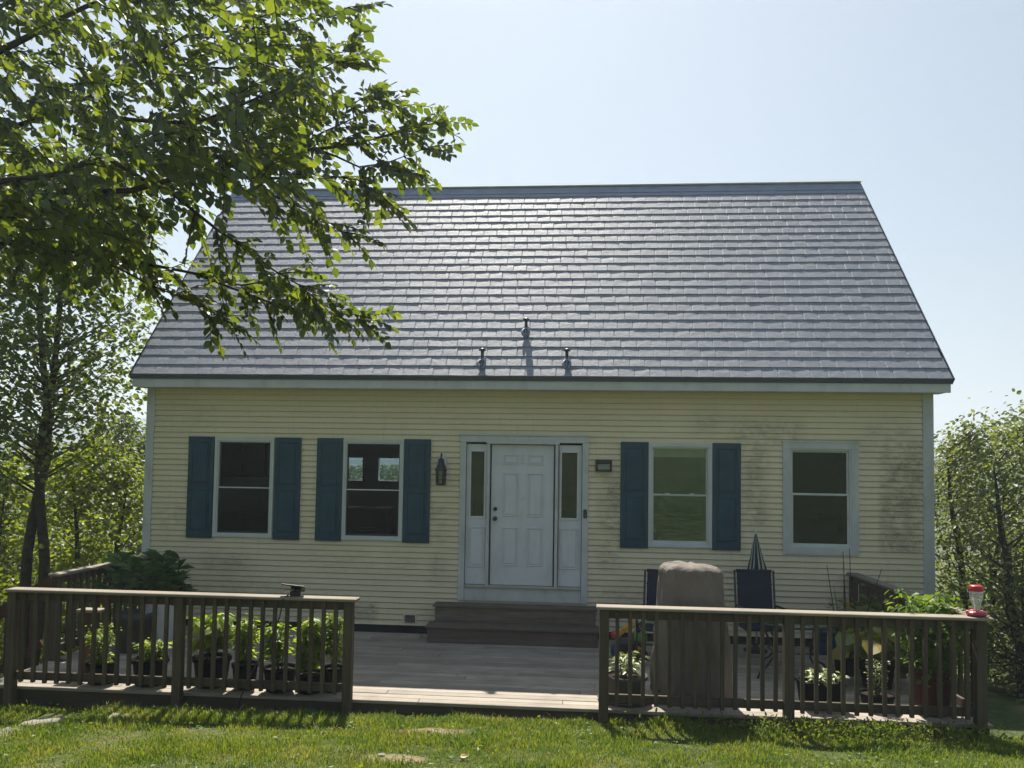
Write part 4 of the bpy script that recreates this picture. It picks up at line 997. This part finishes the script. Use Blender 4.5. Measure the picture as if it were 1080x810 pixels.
c = at(311, 627, -3.56); t = thing('solar_lamp', 'black solar lamp with hanging cable on the left railing cap', 'lamp', (c.x, -3.56, ZT+.001), .25)
m = MB(); m.box(-.05, .06, -.035, .035, 0, .05, .006); m.build('housing', M['black'], t)
p = MB().box(-.12, .12, -.07, .07, -.008, .008, .003).build('solar_panel', m_plain('solar_cell', (.02, .022, .03), .2, .6), t); p.location = (-.02, 0, .085); p.rotation_euler = (R(-28), R(7), 0)
MB().tube([(0, 0, .045), (-.01, 0, .08)], .012, 8).build('stand', M['black'], t)
MB().tube([(-.06, -.02, .02), (-.11, -.09, -.02), (-.14, -.10, -.2), (-.22, -.10, -.42), (-.38, -.10, -.72), (-.50, -.10, -1.0), (-.52, -.10, -1.12)], .007, 6).build('cable', M['black'], t)

# ------------------------------------------------------------------ stones, grass
def rock(px, py, a, b, h, label, sd):
    p = at_ground(px, py); bm = bmesh.new(); bmesh.ops.create_icosphere(bm, subdivisions=4, radius=1)
    for v in bm.verts:
        q = v.co.copy(); d = 1+.28*noise.noise(q*1.3+Vector((sd, 0, 0)))+.12*noise.noise(q*4+Vector((sd, 3, 0)))+.04*noise.noise(q*11)
        v.co = Vector((q.x*a*d, q.y*b*d, max(-.5, min(.75, q.z))*h*d*1.2))
    me = bpy.data.meshes.new('rock'); bm.to_mesh(me); bm.free(); me.materials.append(M['rock'])
    for q in me.polygons: q.use_smooth = True
    o = bpy.data.objects.new('rock', me); COL.objects.link(o); o.location = (p.x, p.y, p.z-.03); o.rotation_euler = (0, R(-6), sd)
    tag(o, label, 'rock', 'rocks at the lawn edge')
rock(46, 766, .25, .15, .10, 'largest pale flat rock on the grass below the left railing', .3)
rock(6, 776, .17, .12, .07, 'grey rock cut by the left picture edge below the railing', 2.)
rock(128, 756, .13, .1, .06, 'small dark rock in the shade under the left deck edge', 4.)
rock(403, 797, .06, .045, .045, 'small pale stone on the bare patch of lawn', 5.)
rock(422, 772, .035, .03, .02, 'tiny pebble on the upper bare patch of lawn', 6.)

def build_grass():
    n = 300000; x = rng.uniform(-7., 6.6, n); y = -3.42-rng.uniform(0, 1, n)**1.3*4.2
    nz = np.array([noise.noise(Vector((a*1.6, b*1.6, 0)))+.5*noise.noise(Vector((a*5, b*5, 4))) for a, b in zip(x, y)])
    keep = rng.uniform(0, 1, n) < np.clip(.85+.6*nz, .25, 1)
    for dx, dy, rx, ry in DIRT: keep &= ((x-dx)/rx)**2+((y-dy)/ry)**2 + nz*.7 > .9*rng.uniform(.55, 1.25, n)
    keep &= ~((y > -3.6) & (x > -5.8) & (x < 4.8) & (rng.uniform(0, 1, n) < .5))
    x, y, nz = x[keep], y[keep], nz[keep]; n = len(x); z = np.array([ground_z(a, b) for a, b in zip(x, y)])
    edge = np.clip((y+3.95)/.35, 0, 1)
    L = rng.uniform(.022, .07, n)*(1+.95*nz)*np.where(rng.uniform(0, 1, n) < .04, 1.7, 1)*(1+.55*edge*(x > 1.5)); L = np.clip(L, .015, .17); w = rng.uniform(.0022, .0046, n)
    a = rng.uniform(0, 2*np.pi, n); d = np.stack([np.cos(a), np.sin(a), np.zeros(n)], 1); s = np.stack([-np.sin(a), np.cos(a), np.zeros(n)], 1)*w[:, None]
    bend = rng.uniform(.15, .95, n)[:, None]; b = np.stack([x, y, z-.006], 1); up = np.array([0, 0, 1.])
    m = b+L[:, None]*(.55*up+.22*bend*d); tp = b+L[:, None]*((1.0-.3*bend)*up+.75*bend*d)
    V = np.stack([b-s, b+s, m+s*.8, m-s*.8, tp+s*.1, tp-s*.1], 1).reshape(-1, 3); i = np.arange(n)[:, None]*6
    F = np.concatenate([i+np.array([[0, 1, 2, 3]]), i+np.array([[3, 2, 4, 5]])], 0)
    tag(np_mesh('grass', V, F, ML['grass'], None), kind='stuff')
    # broad-leaved weeds and clover among the blades
    n = 5200; x = rng.uniform(-7, 6.5, n); y = -3.55-rng.uniform(0, 1, n)*3.6
    k = np.array([noise.noise(Vector((a*1.1+7, b*1.1, 2))) for a, b in zip(x, y)]) > .12
    x, y = x[k], y[k]; n = len(x); P = np.stack([x, y, [ground_z(p, q)+random.uniform(.01, .05) for p, q in zip(x, y)]], 1)
    D = rng.normal(size=(n, 3)); D[:, 2] = rng.uniform(0, .5, n); U = rng.normal(size=(n, 3))*.4; U[:, 2] += 1
    tag(leaves('clover', P, D, U, rng.uniform(.02, .05, n), .75, ML['vine']), kind='stuff')
    # taller weeds along the deck front on the right
    n = 2600; x = rng.normal(3.4, .8, n); y = -3.62-np.abs(rng.normal(0, .22, n)); k = x < 4.75; x, y = x[k], y[k]; n = len(x)
    P = np.stack([x, y, [ground_z(p, q)+random.uniform(.0, .15) for p, q in zip(x, y)]], 1); D = rng.normal(size=(n, 3)); D[:, 2] += .4; U = rng.normal(size=(n, 3))*.4; U[:, 2] += 1
    tag(leaves('weeds', P, D, U, rng.uniform(.025, .065, n), .38, ML['grass']), kind='stuff')
build_grass()
p = at_ground(485, 802); o = leaves('fallen_leaf', [(p.x, p.y, p.z+.03)], [(1, .3, .1)], [(0, -.4, 1)], [.07], .7, m_leaf('orange_leaf', [(.45, .20, .03), (.5, .22, .03)], .3))
tag(o, 'single orange fallen leaf lying on the lawn', 'leaf')
